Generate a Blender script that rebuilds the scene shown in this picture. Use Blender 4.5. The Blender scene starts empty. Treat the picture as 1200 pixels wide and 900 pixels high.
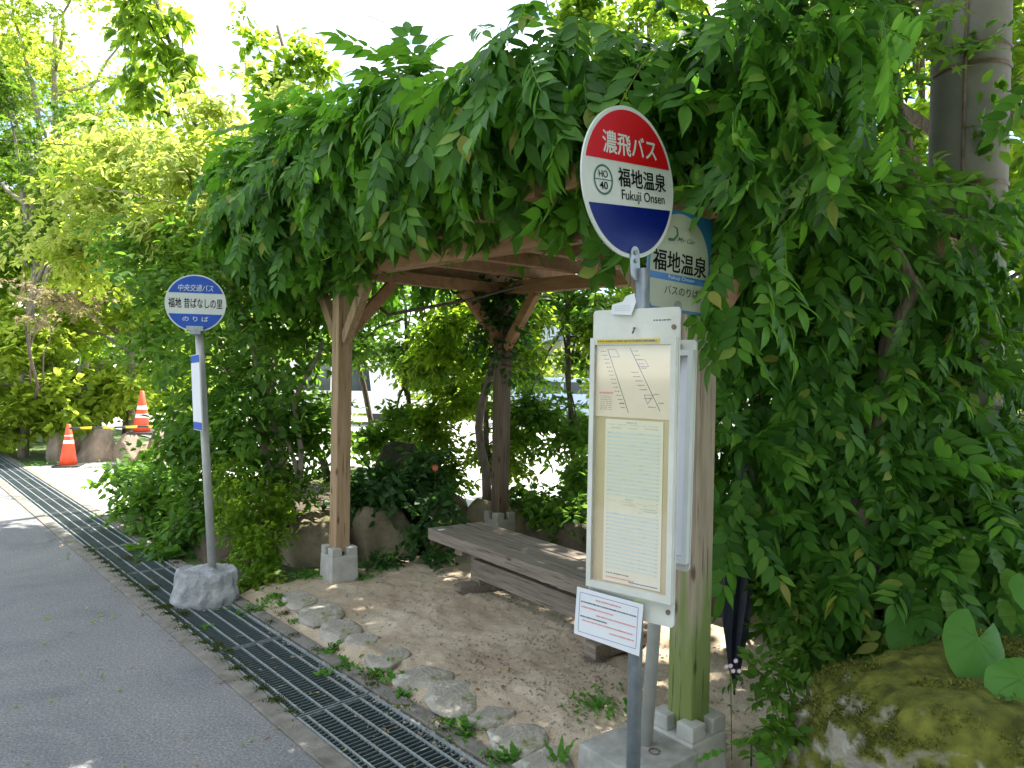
import bpy, bmesh, math, random
import numpy as np
from mathutils import Vector, Matrix, noise
random.seed(7)
rng = np.random.default_rng(7)
S = bpy.context.scene
COL = S.collection
# ------------------------------------------------------------------ camera
F = 832.0; CAMZ = 1.6
PITCH = math.radians(-0.8); ROLL = math.radians(1.0)
camd = bpy.data.cameras.new('camera'); cam = bpy.data.objects.new('camera', camd); COL.objects.link(cam)
camd.sensor_width = 36; camd.lens = F/1200*36; camd.clip_end = 1500; camd.clip_start = .05
CM = Matrix.Translation((0, 0, CAMZ)) @ Matrix.Rotation(math.radians(90)+PITCH, 4, 'X') @ Matrix.Rotation(ROLL, 4, 'Z')
cam.matrix_world = CM
S.camera = cam
# ------------------------------------------------------------------ sky, sun, exposure
SUN_EL = math.radians(60); SUN_AZ = math.radians(38)     # azimuth: from +Y towards +X
w = bpy.data.worlds.new('World'); S.world = w; w.use_nodes = True
nt = w.node_tree; nd = nt.nodes; lk = nt.links
bg = nd['Background']
sky = nd.new('ShaderNodeTexSky'); sky.sky_type = 'NISHITA'; sky.sun_disc = False
sky.sun_elevation = SUN_EL; sky.sun_rotation = SUN_AZ; sky.air_density = 1.0; sky.dust_density = .4; sky.altitude = 900
tc = nd.new('ShaderNodeTexCoord'); mp = nd.new('ShaderNodeMapping'); mp.inputs['Scale'].default_value = (1, 1, 2.6)
mp.inputs['Location'].default_value = (.35, .1, .25)
nz = nd.new('ShaderNodeTexNoise'); nz.inputs['Scale'].default_value = 2.1; nz.inputs['Detail'].default_value = 7; nz.inputs['Roughness'].default_value = .55
cr = nd.new('ShaderNodeValToRGB'); cr.color_ramp.elements[0].position = .46; cr.color_ramp.elements[1].position = .62
mx = nd.new('ShaderNodeMixRGB'); mx.inputs[2].default_value = (10.5, 10.7, 11, 1)
lk.new(tc.outputs['Generated'], mp.inputs[0]); lk.new(mp.outputs[0], nz.inputs[0]); lk.new(nz.outputs[0], cr.inputs[0])
lk.new(cr.outputs[0], mx.inputs[0]); lk.new(sky.outputs[0], mx.inputs[1]); lk.new(mx.outputs[0], bg.inputs[0])
bg.inputs['Strength'].default_value = .11
sl = bpy.data.lights.new('sun', 'SUN'); so = bpy.data.objects.new('sun', sl); COL.objects.link(so)
sl.energy = 5.0; sl.angle = math.radians(.53); sl.color = (1, .95, .86)
sd = Vector((math.sin(SUN_AZ)*math.cos(SUN_EL), math.cos(SUN_AZ)*math.cos(SUN_EL), math.sin(SUN_EL)))
so.rotation_euler = sd.to_track_quat('Z', 'Y').to_euler(); so.location = (6, 4, 12)
S.view_settings.view_transform = 'Standard'; S.view_settings.look = 'None'; S.view_settings.gamma = 1
S.view_settings.exposure = 1.95
S.cycles.max_bounces = 7; S.cycles.diffuse_bounces = 4; S.cycles.transmission_bounces = 4
S.cycles.transparent_max_bounces = 8; S.cycles.glossy_bounces = 2; S.cycles.use_denoising = True
S.cycles.sample_clamp_indirect = 8

# ------------------------------------------------------------------ placing helpers
CMR = CM.to_3x3()
def ray(px, py): return CMR @ Vector(((px-600)/F, (450-py)/F, -1))
def at(px, py, Y):
    r = ray(px, py); return Vector((0, 0, CAMZ)) + r*(Y/r.y)
def ground(px, py, z=0.0):
    r = ray(px, py); return Vector((0, 0, CAMZ)) + r*((z-CAMZ)/r.z)
TH = math.radians(42.7)
U = Vector((-math.sin(TH), math.cos(TH), 0)); Nn = Vector((math.cos(TH), math.sin(TH), 0))
def R(v, s, z=0): return Nn*v + U*s + Vector((0, 0, z))
TP = math.radians(37.9)
E1 = Vector((-math.sin(TP), math.cos(TP), 0)); E2 = Vector((math.cos(TP), math.sin(TP), 0))
PA = Vector((.72, 2.79, 0))
def Q(a, b, z=0): return PA + E1*a + E2*b + Vector((0, 0, z))

# ------------------------------------------------------------------ materials
MATS = {}
def newmat(name):
    m = bpy.data.materials.new(name); m.use_nodes = True; MATS[name] = m
    return m, m.node_tree.nodes, m.node_tree.links, m.node_tree.nodes['Principled BSDF']
def ramp(nd, stops):
    c = nd.new('ShaderNodeValToRGB'); e = c.color_ramp.elements
    e[0].position = stops[0][0]; e[0].color = (*stops[0][1], 1)
    e[1].position = stops[-1][0]; e[1].color = (*stops[-1][1], 1)
    for p, col in stops[1:-1]:
        k = e.new(p); k.color = (*col, 1)
    return c
def noisemat(name, stops, scale=8, rough=.7, bump=.3, detail=8, bscale=None, metal=0, spec=.4, coords='Object', stretch=(1, 1, 1), bdist=.01):
    m, nd, lk, p = newmat(name)
    tc = nd.new('ShaderNodeTexCoord'); mp = nd.new('ShaderNodeMapping'); mp.inputs['Scale'].default_value = stretch
    lk.new(tc.outputs[coords], mp.inputs[0])
    n = nd.new('ShaderNodeTexNoise'); n.inputs['Scale'].default_value = scale; n.inputs['Detail'].default_value = detail; n.inputs['Roughness'].default_value = .62
    lk.new(mp.outputs[0], n.inputs[0])
    c = ramp(nd, stops); lk.new(n.outputs[0], c.inputs[0]); lk.new(c.outputs[0], p.inputs['Base Color'])
    n2 = nd.new('ShaderNodeTexNoise'); n2.inputs['Scale'].default_value = bscale or scale*6; n2.inputs['Detail'].default_value = 6
    lk.new(mp.outputs[0], n2.inputs[0])
    b = nd.new('ShaderNodeBump'); b.inputs['Strength'].default_value = bump; b.inputs['Distance'].default_value = bdist
    lk.new(n2.outputs[0], b.inputs['Height']); lk.new(b.outputs[0], p.inputs['Normal'])
    p.inputs['Roughness'].default_value = rough; p.inputs['Metallic'].default_value = metal; p.inputs['Specular IOR Level'].default_value = spec
    return m
def flatmat(name, col, rough=.5, metal=0, spec=.5, var=.06):
    a = tuple(x*(1-var) for x in col); b = tuple(min(1, x*(1+var)) for x in col)
    return noisemat(name, [(.3, a), (.7, b)], scale=9, rough=rough, bump=.04, metal=metal, spec=spec)
def leafmat(name, stops, trans=.4, tcol=(.25, .5, .05), rough=.5, spec=.22):
    m, nd, lk, p = newmat(name)
    g = nd.new('ShaderNodeNewGeometry'); oi = nd.new('ShaderNodeObjectInfo')
    ad = nd.new('ShaderNodeMath'); ad.operation = 'ADD'
    fr = nd.new('ShaderNodeMath'); fr.operation = 'FRACT'
    lk.new(g.outputs['Random Per Island'], ad.inputs[0]); lk.new(oi.outputs['Random'], ad.inputs[1]); lk.new(ad.outputs[0], fr.inputs[0])
    c = ramp(nd, stops); lk.new(fr.outputs[0], c.inputs[0]); lk.new(c.outputs[0], p.inputs['Base Color'])
    p.inputs['Roughness'].default_value = rough; p.inputs['Specular IOR Level'].default_value = spec
    t = nd.new('ShaderNodeBsdfTranslucent')
    mc = nd.new('ShaderNodeMixRGB'); mc.inputs[0].default_value = .55; mc.inputs[2].default_value = (*tcol, 1)
    lk.new(c.outputs[0], mc.inputs[1]); lk.new(mc.outputs[0], t.inputs[0])
    ms = nd.new('ShaderNodeMixShader'); ms.inputs[0].default_value = trans
    lk.new(p.outputs[0], ms.inputs[1]); lk.new(t.outputs[0], ms.inputs[2])
    lk.new(ms.outputs[0], nd['Material Output'].inputs[0])
    return m

M_asphalt = noisemat('asphalt', [(.3, (.155, .155, .158)), (.55, (.175, .175, .176)), (.75, (.195, .194, .192))], scale=1.1, rough=.85, bump=.55, bscale=260, bdist=.006)
def asphalt_speckle():
    nd = M_asphalt.node_tree.nodes; lk = M_asphalt.node_tree.links; p = nd['Principled BSDF']
    src = p.inputs['Base Color'].links[0].from_socket
    tc = nd.new('ShaderNodeTexCoord'); v = nd.new('ShaderNodeTexNoise'); v.inputs['Scale'].default_value = 85; v.inputs['Detail'].default_value = 6; v.inputs['Roughness'].default_value = .8
    lk.new(tc.outputs['Object'], v.inputs[0]); r = ramp(nd, [(.34, (.45, .45, .46)), (.5, (1, 1, 1)), (.66, (1.75, 1.72, 1.66))]); lk.new(v.outputs[0], r.inputs[0])
    m = nd.new('ShaderNodeMixRGB'); m.blend_type = 'MULTIPLY'; m.inputs[0].default_value = 1
    lk.new(src, m.inputs[1]); lk.new(r.outputs[0], m.inputs[2]); lk.new(m.outputs[0], p.inputs['Base Color'])
asphalt_speckle()
def asphalt_wear():
    nd = M_asphalt.node_tree.nodes; lk = M_asphalt.node_tree.links; p = nd['Principled BSDF']
    src = p.inputs['Base Color'].links[0].from_socket; tc = nd.new('ShaderNodeTexCoord')
    n = nd.new('ShaderNodeTexNoise'); n.inputs['Scale'].default_value = .8; n.inputs['Detail'].default_value = 10; n.inputs['Roughness'].default_value = .75; n.inputs['Distortion'].default_value = .8; lk.new(tc.outputs['Object'], n.inputs[0])
    r = ramp(nd, [(.36, (.74, .75, .78)), (.5, (1, 1, 1)), (.66, (1.14, 1.13, 1.1))]); lk.new(n.outputs[0], r.inputs[0])
    v = nd.new('ShaderNodeTexVoronoi'); v.feature = 'F1'; v.inputs['Scale'].default_value = 60; lk.new(tc.outputs['Object'], v.inputs['Vector'])
    r2 = ramp(nd, [(.0, (1.5, 1.48, 1.42)), (.16, (1.05, 1.05, 1.05)), (.5, (.9, .9, .9))]); lk.new(v.outputs['Distance'], r2.inputs[0])
    for rr in (r, r2):
        m = nd.new('ShaderNodeMixRGB'); m.blend_type = 'MULTIPLY'; m.inputs[0].default_value = 1
        lk.new(src, m.inputs[1]); lk.new(rr.outputs[0], m.inputs[2]); src = m.outputs[0]
    lk.new(src, p.inputs['Base Color'])
asphalt_wear()
M_conc = noisemat('concrete', [(.3, (.19, .185, .165)), (.7, (.36, .35, .32))], scale=14, rough=.9, bump=.5, bscale=120, bdist=.004)
M_kerb = noisemat('kerb_concrete', [(.3, (.10, .09, .072)), (.7, (.215, .20, .175))], scale=9, rough=.92, bump=.6, bscale=90, bdist=.006)
M_foot = noisemat('footing_concrete', [(.3, (.30, .29, .265)), (.7, (.46, .445, .41))], scale=10, rough=.9, bump=.3, bscale=140, bdist=.003)
M_dirt = noisemat('packed_dirt', [(.28, (.33, .255, .18)), (.5, (.43, .35, .26)), (.72, (.52, .44, .335))], scale=2.2, rough=.95, bump=.5, bscale=110, bdist=.005)
M_lot = noisemat('pale_gravel', [(.3, (.38, .37, .35)), (.7, (.5, .49, .47))], scale=5, rough=.95, bump=.5, bscale=80)
M_soil = noisemat('bed_soil', [(.3, (.05, .04, .028)), (.7, (.12, .095, .06))], scale=7, rough=1, bump=.8, bscale=40)
M_verge = noisemat('verge_grass', [(.3, (.05, .09, .02)), (.7, (.10, .13, .04))], scale=9, rough=1, bump=.8, bscale=70)
M_wood = noisemat('post_timber', [(.25, (.20, .125, .07)), (.5, (.33, .215, .125)), (.75, (.42, .29, .17))], scale=5, rough=.75, bump=.35, bscale=30, stretch=(5, 5, .35), bdist=.004)
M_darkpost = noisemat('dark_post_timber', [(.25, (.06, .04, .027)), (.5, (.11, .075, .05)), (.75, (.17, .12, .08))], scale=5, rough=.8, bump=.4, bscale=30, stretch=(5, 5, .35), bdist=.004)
M_beam = noisemat('beam_timber', [(.25, (.22, .11, .055)), (.5, (.34, .18, .09)), (.75, (.42, .25, .13))], scale=5, rough=.7, bump=.35, bscale=30, stretch=(3, .5, 3), bdist=.004)
M_bench = noisemat('weathered_bench_timber', [(.25, (.10, .078, .058)), (.5, (.185, .15, .118)), (.75, (.27, .225, .18))], scale=7, rough=.85, bump=.6, bscale=26, stretch=(7, .45, 7), bdist=.006)
M_grate = noisemat('grate_steel', [(.3, (.09, .12, .125)), (.7, (.15, .185, .19))], scale=12, rough=.55, bump=.1, metal=.5)
M_gratebar = noisemat('grate_bar_steel', [(.3, (.18, .20, .20)), (.7, (.33, .35, .35))], scale=30, rough=.6, bump=.2, metal=.3)
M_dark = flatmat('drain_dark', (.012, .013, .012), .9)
M_galv = noisemat('galvanised_steel', [(.3, (.22, .25, .28)), (.7, (.36, .39, .42))], scale=18, rough=.42, bump=.08, metal=.55)
M_greypole = noisemat('grey_painted_pole', [(.3, (.30, .30, .28)), (.7, (.42, .41, .39))], scale=12, rough=.4, bump=.05)
M_olive = noisemat('olive_pole', [(.3, (.16, .18, .10)), (.7, (.25, .27, .17))], scale=12, rough=.5, bump=.05)
M_white = noisemat('white_enamel', [(.25, (.44, .43, .39)), (.6, (.58, .57, .54))], spec=.2, scale=5, rough=.45, bump=.03)
M_rim = noisemat('rim_enamel', [(.3, (.50, .52, .50)), (.7, (.60, .61, .59))], spec=.15, scale=6, rough=.4, bump=.02)
M_red = flatmat('sign_red', (.50, .006, .010), .3, spec=.10)
M_blue = flatmat('sign_navy', (.002, .008, .13), .25, spec=.12)
M_black = flatmat('print_black', (.006, .006, .007), .6, spec=.05)
M_green = flatmat('print_green', (.012, .10, .055), .4)
M_cobalt = flatmat('sign_cobalt', (.03, .09, .40), .4, spec=.12)
M_sky = flatmat('sign_azure', (.012, .13, .38), .4)
M_bluetop = flatmat('sign_teal_blue', (.02, .13, .27), .4)
M_cream = noisemat('sheet_cream', [(.3, (.60, .49, .39)), (.7, (.68, .57, .46))], scale=3, rough=.6, bump=.01)
M_ivory = noisemat('sheet_ivory', [(.3, (.60, .54, .42)), (.7, (.68, .62, .50))], scale=3, rough=.6, bump=.01)
M_tan = noisemat('backing_tan', [(.3, (.40, .31, .18)), (.7, (.50, .40, .25))], scale=4, rough=.7, bump=.02)
M_stripe = flatmat('stripe_blue', (.49, .54, .52), .6, var=.02)
M_signcream = noisemat('sign_cream', [(.3, (.33, .34, .26)), (.7, (.42, .43, .34))], scale=4, rough=.4, bump=.02)
M_paper = noisemat('white_paper', [(.3, (.58, .58, .62)), (.7, (.66, .66, .70))], scale=3, rough=.7, bump=.02)
M_yellow = flatmat('label_yellow', (.62, .44, .03), .6, spec=.1)
M_ink = flatmat('ink_grey', (.10, .10, .13), .6)
M_inkred = flatmat('ink_red', (.62, .22, .22), .6)
M_inkpale = flatmat('ink_pale', (.42, .42, .42), .6)
M_purple = flatmat('ink_purple', (.16, .10, .35), .6)
M_frameblue = flatmat('ink_blue', (.10, .14, .40), .6)
M_cone = flatmat('cone_orange', (.80, .085, .03), .45)
M_conewhite = flatmat('cone_white', (.78, .78, .76), .5)
M_rubber = flatmat('black_rubber', (.03, .028, .028), .7)
M_baryellow = flatmat('bar_yellow', (.80, .55, .02), .4)
M_barblack = flatmat('bar_black', (.03, .035, .04), .4)
M_umb = flatmat('umbrella_navy', (.006, .008, .018), .5)
M_bark = noisemat('bark', [(.3, (.075, .055, .04)), (.7, (.19, .15, .115))], scale=10, rough=.95, bump=.9, bscale=24, stretch=(3, 3, .7), bdist=.02)
M_palebark = noisemat('pale_bark', [(.3, (.16, .13, .10)), (.7, (.33, .28, .22))], scale=10, rough=.9, bump=.6, bscale=24, stretch=(3, 3, .7), bdist=.01)
M_utility = noisemat('utility_pole_concrete', [(.3, (.13, .118, .10)), (.5, (.21, .19, .165)), (.7, (.27, .25, .215))], scale=2.2, rough=.8, bump=.25, bscale=40, bdist=.004)
M_metalband = noisemat('rusty_band', [(.3, (.10, .06, .04)), (.7, (.22, .15, .11))], scale=20, rough=.6, bump=.1, metal=.3)
M_wire = flatmat('cable_black', (.02, .02, .02), .6)
M_vehwhite = flatmat('vehicle_white', (.72, .73, .74), .25)
M_vehblue = flatmat('vehicle_blue', (.28, .36, .46), .25)
M_glass = flatmat('vehicle_glass', (.02, .03, .04), .08, spec=.8)
M_roof = noisemat('roof_tiles', [(.3, (.10, .13, .17)), (.7, (.17, .20, .25))], scale=12, rough=.6, bump=.3)
M_plaster = flatmat('house_plaster', (.55, .52, .46), .9)
M_rail = flatmat('guardrail_white', (.72, .73, .72), .4)
M_pink = flatmat('petal_pink', (.75, .55, .62), .6)
M_orange = flatmat('petal_orange', (.80, .16, .08), .6)
M_litter = noisemat('dry_leaf', [(.3, (.16, .09, .04)), (.7, (.30, .20, .11))], scale=10, rough=.9, bump=.2)
M_pebble = noisemat('pebble', [(.3, (.20, .17, .13)), (.7, (.36, .31, .25))], scale=6, rough=.9, bump=.3)

def rockmat(name, stops, moss=(.5, .62), mosscol=((.045, .055, .010), (.16, .16, .028)), lich=True, mscale=3.0, mamount=1.0, up=.5):
    m, nd, lk, p = newmat(name)
    tc = nd.new('ShaderNodeTexCoord')
    n = nd.new('ShaderNodeTexNoise'); n.inputs['Scale'].default_value = 4; n.inputs['Detail'].default_value = 10; n.inputs['Roughness'].default_value = .65
    lk.new(tc.outputs['Object'], n.inputs[0])
    c = ramp(nd, stops); lk.new(n.outputs[0], c.inputs[0])
    col = c.outputs[0]
    if lich:
        v = nd.new('ShaderNodeTexNoise'); v.inputs['Scale'].default_value = 9; v.inputs['Detail'].default_value = 8; v.inputs['Distortion'].default_value = .6
        lk.new(tc.outputs['Object'], v.inputs[0])
        rl = ramp(nd, [(.56, (0, 0, 0)), (.62, (1, 1, 1))]); lk.new(v.outputs[0], rl.inputs[0])
        ml = nd.new('ShaderNodeMixRGB'); ml.inputs[2].default_value = (.38, .37, .32, 1)
        lk.new(rl.outputs[0], ml.inputs[0]); lk.new(col, ml.inputs[1]); col = ml.outputs[0]
    # moss grows on faces that look up, patchily
    g = nd.new('ShaderNodeNewGeometry'); sp = nd.new('ShaderNodeSeparateXYZ'); lk.new(g.outputs['Normal'], sp.inputs[0])
    n3 = nd.new('ShaderNodeTexNoise'); n3.inputs['Scale'].default_value = mscale; n3.inputs['Detail'].default_value = 9; n3.inputs['Roughness'].default_value = .7
    lk.new(tc.outputs['Object'], n3.inputs[0])
    ma = nd.new('ShaderNodeMath'); ma.operation = 'MULTIPLY_ADD'; ma.inputs[1].default_value = up*.4
    lk.new(sp.outputs[2], ma.inputs[0]); lk.new(n3.outputs[0], ma.inputs[2])
    rm = ramp(nd, [(moss[0], (0, 0, 0)), (moss[1], (1, 1, 1))]); lk.new(ma.outputs[0], rm.inputs[0])
    mm = nd.new('ShaderNodeMath'); mm.operation = 'MULTIPLY'; mm.inputs[1].default_value = mamount; lk.new(rm.outputs[0], mm.inputs[0])
    n4 = nd.new('ShaderNodeTexNoise'); n4.inputs['Scale'].default_value = 14; n4.inputs['Detail'].default_value = 8
    lk.new(tc.outputs['Object'], n4.inputs[0])
    cm = ramp(nd, [(.35, mosscol[0]), (.68, mosscol[1])]); lk.new(n4.outputs[0], cm.inputs[0])
    mx = nd.new('ShaderNodeMixRGB'); lk.new(mm.outputs[0], mx.inputs[0]); lk.new(col, mx.inputs[1]); lk.new(cm.outputs[0], mx.inputs[2])
    lk.new(mx.outputs[0], p.inputs['Base Color']); p.inputs['Roughness'].default_value = .95; p.inputs['Specular IOR Level'].default_value = .2
    n5 = nd.new('ShaderNodeTexNoise'); n5.inputs['Scale'].default_value = 45; n5.inputs['Detail'].default_value = 10
    lk.new(tc.outputs['Object'], n5.inputs[0])
    b = nd.new('ShaderNodeBump'); b.inputs['Strength'].default_value = .8; b.inputs['Distance'].default_value = .015
    lk.new(n5.outputs[0], b.inputs['Height']); lk.new(b.outputs[0], p.inputs['Normal'])
    return m
M_boulder = rockmat('mossy_rock', [(.3, (.15, .13, .10)), (.55, (.27, .24, .195)), (.75, (.38, .345, .29))], moss=(.56, .68), up=.85, mscale=3.6)
M_rockery = rockmat('rockery_stone', [(.3, (.13, .105, .065)), (.6, (.26, .215, .145)), (.8, (.34, .29, .2))], moss=(.62, .78), lich=False)
M_flag = rockmat('flag_stone', [(.3, (.22, .20, .165)), (.6, (.34, .31, .26)), (.8, (.43, .40, .34))], moss=(.74, .86), lich=True, mscale=5)
M_wallstone = rockmat('wall_stone', [(.3, (.17, .13, .095)), (.6, (.30, .24, .18)), (.8, (.40, .33, .26))], moss=(.7, .8), lich=False)
M_darkrock = rockmat('dark_rock', [(.3, (.035, .033, .028)), (.7, (.085, .08, .065))], moss=(.66, .8), lich=False)
M_lump = rockmat('rough_concrete_lump', [(.3, (.15, .155, .16)), (.5, (.28, .285, .29)), (.75, (.42, .42, .41))], moss=(.86, .95), lich=False)
def checks(m, stretch, sc=26, dark=(.35, .3, .27)):
    nd = m.node_tree.nodes; lk = m.node_tree.links; p = nd['Principled BSDF']; src = p.inputs['Base Color'].links[0].from_socket
    tc = nd.new('ShaderNodeTexCoord'); mp = nd.new('ShaderNodeMapping'); mp.inputs['Scale'].default_value = stretch; lk.new(tc.outputs['Object'], mp.inputs[0])
    n = nd.new('ShaderNodeTexNoise'); n.inputs['Scale'].default_value = sc; n.inputs['Detail'].default_value = 4; n.inputs['Roughness'].default_value = .55; lk.new(mp.outputs[0], n.inputs[0])
    r = ramp(nd, [(.34, dark), (.40, (1, 1, 1)), (.8, (1.1, 1.1, 1.1))]); lk.new(n.outputs[0], r.inputs[0])
    k = nd.new('ShaderNodeTexVoronoi'); k.inputs['Scale'].default_value = 1.0; mp2 = nd.new('ShaderNodeMapping'); mp2.inputs['Scale'].default_value = tuple(9 if c > 1 else 3.2 for c in stretch); lk.new(tc.outputs['Object'], mp2.inputs[0]); lk.new(mp2.outputs[0], k.inputs['Vector'])
    r2 = ramp(nd, [(.05, (.35, .28, .22)), (.13, (1, 1, 1)), (.8, (1, 1, 1))]); lk.new(k.outputs['Distance'], r2.inputs[0])
    for rr in (r, r2):
        mm = nd.new('ShaderNodeMixRGB'); mm.blend_type = 'MULTIPLY'; mm.inputs[0].default_value = 1
        lk.new(src, mm.inputs[1]); lk.new(rr.outputs[0], mm.inputs[2]); src = mm.outputs[0]
    lk.new(src, p.inputs['Base Color'])
checks(M_wood, (3, 3, .12)); checks(M_darkpost, (3, 3, .12)); checks(M_bench, (3, .10, 3), 30, (.3, .28, .26))
# green-stained near post
def mossy_post():
    m, nd, lk, p = newmat('mossy_post_timber')
    tc = nd.new('ShaderNodeTexCoord'); mp = nd.new('ShaderNodeMapping'); mp.inputs['Scale'].default_value = (9, 9, .8)
    lk.new(tc.outputs['Object'], mp.inputs[0])
    n = nd.new('ShaderNodeTexNoise'); n.inputs['Scale'].default_value = 3; n.inputs['Detail'].default_value = 8; lk.new(mp.outputs[0], n.inputs[0])
    c = ramp(nd, [(.3, (.20, .15, .10)), (.7, (.40, .32, .23))]); lk.new(n.outputs[0], c.inputs[0])
    sp = nd.new('ShaderNodeSeparateXYZ'); lk.new(tc.outputs['Object'], sp.inputs[0])
    n2 = nd.new('ShaderNodeTexNoise'); n2.inputs['Scale'].default_value = 1.1; n2.inputs['Detail'].default_value = 6; lk.new(mp.outputs[0], n2.inputs[0])
    mr = nd.new('ShaderNodeMapRange'); mr.inputs[1].default_value = .3; mr.inputs[2].default_value = 1.5; mr.inputs[3].default_value = .34; mr.inputs[4].default_value = -.2
    lk.new(sp.outputs[2], mr.inputs[0])
    ad = nd.new('ShaderNodeMath'); lk.new(n2.outputs[0], ad.inputs[0]); lk.new(mr.outputs[0], ad.inputs[1])
    r = ramp(nd, [(.50, (0, 0, 0)), (.66, (1, 1, 1))]); lk.new(ad.outputs[0], r.inputs[0])
    mx = nd.new('ShaderNodeMixRGB'); mx.inputs[2].default_value = (.15, .19, .05, 1)
    lk.new(r.outputs[0], mx.inputs[0]); lk.new(c.outputs[0], mx.inputs[1]); lk.new(mx.outputs[0], p.inputs['Base Color'])
    b = nd.new('ShaderNodeBump'); b.inputs['Strength'].default_value = .4; b.inputs['Distance'].default_value = .004
    lk.new(n.outputs[0], b.inputs['Height']); lk.new(b.outputs[0], p.inputs['Normal']); p.inputs['Roughness'].default_value = .85
    return m
M_mosspost = mossy_post(); checks(M_mosspost, (3, 3, .12))
L_wist = leafmat('wisteria_leaf', [(0, (.028, .085, .012)), (.35, (.048, .135, .018)), (.7, (.074, .185, .024)), (.90, (.11, .25, .034)), (.96, (.15, .28, .04)), (1, (.30, .26, .06))], .42, (.24, .58, .03), rough=.5)
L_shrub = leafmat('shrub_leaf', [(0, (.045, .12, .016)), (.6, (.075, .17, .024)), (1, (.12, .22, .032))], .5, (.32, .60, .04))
L_bright = leafmat('bright_leaf', [(0, (.07, .15, .014)), (.6, (.10, .19, .018)), (1, (.15, .24, .025))], .65, (.55, .78, .05))
L_yellow = leafmat('yellow_young_leaf', [(0, (.14, .25, .035)), (.5, (.24, .33, .06)), (.85, (.36, .38, .12)), (1, (.42, .34, .16))], .6, (.78, .86, .16))
L_maple = leafmat('maple_leaf', [(0, (.05, .11, .014)), (1, (.10, .18, .025))], .45, (.28, .48, .03))
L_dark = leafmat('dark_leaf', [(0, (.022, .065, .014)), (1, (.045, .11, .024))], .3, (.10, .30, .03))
L_weed = leafmat('weed_leaf', [(0, (.06, .17, .025)), (1, (.11, .26, .04))], .4, (.25, .55, .05))
L_far = leafmat('far_tree_leaf', [(0, (.06, .12, .022)), (.6, (.09, .17, .03)), (1, (.13, .21, .04))], .55, (.40, .62, .07))
L_light = leafmat('sunny_leaf', [(0, (.11, .20, .016)), (.6, (.16, .26, .024)), (1, (.25, .33, .04))], .68, (.82, .95, .12))
L_butter = leafmat('butterbur_leaf', [(0, (.07, .19, .03)), (1, (.09, .23, .04))], .35, (.22, .5, .05), rough=.5)
L_red = leafmat('reddish_young_leaf', [(0, (.14, .13, .06)), (1, (.24, .18, .10))], .5, (.40, .34, .14))

# ------------------------------------------------------------------ object helpers
def tag(o, label=None, cat=None, group=None, kind=None):
    if label: o['label'] = label
    if cat: o['category'] = cat
    if group: o['group'] = group
    if kind: o['kind'] = kind
    return o
def empty(name, loc=(0, 0, 0), rz=0.0, label=None, cat=None, group=None):
    o = bpy.data.objects.new(name, None); COL.objects.link(o); o.location = loc; o.rotation_euler = (0, 0, rz); o.empty_display_size = .1
    return tag(o, label, cat, group)
def link(name, me, mat=None, parent=None, loc=(0, 0, 0), rot=(0, 0, 0)):
    if mat is not None and not me.materials: me.materials.append(mat)
    o = bpy.data.objects.new(name, me); COL.objects.link(o); o.location = loc; o.rotation_euler = rot
    if parent: o.parent = parent
    return o
def copy_tree(o, parent=None):
    c = o.copy(); COL.objects.link(c)
    if parent: c.parent = parent
    for ch in list(o.children): copy_tree(ch, c)
    return c
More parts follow.
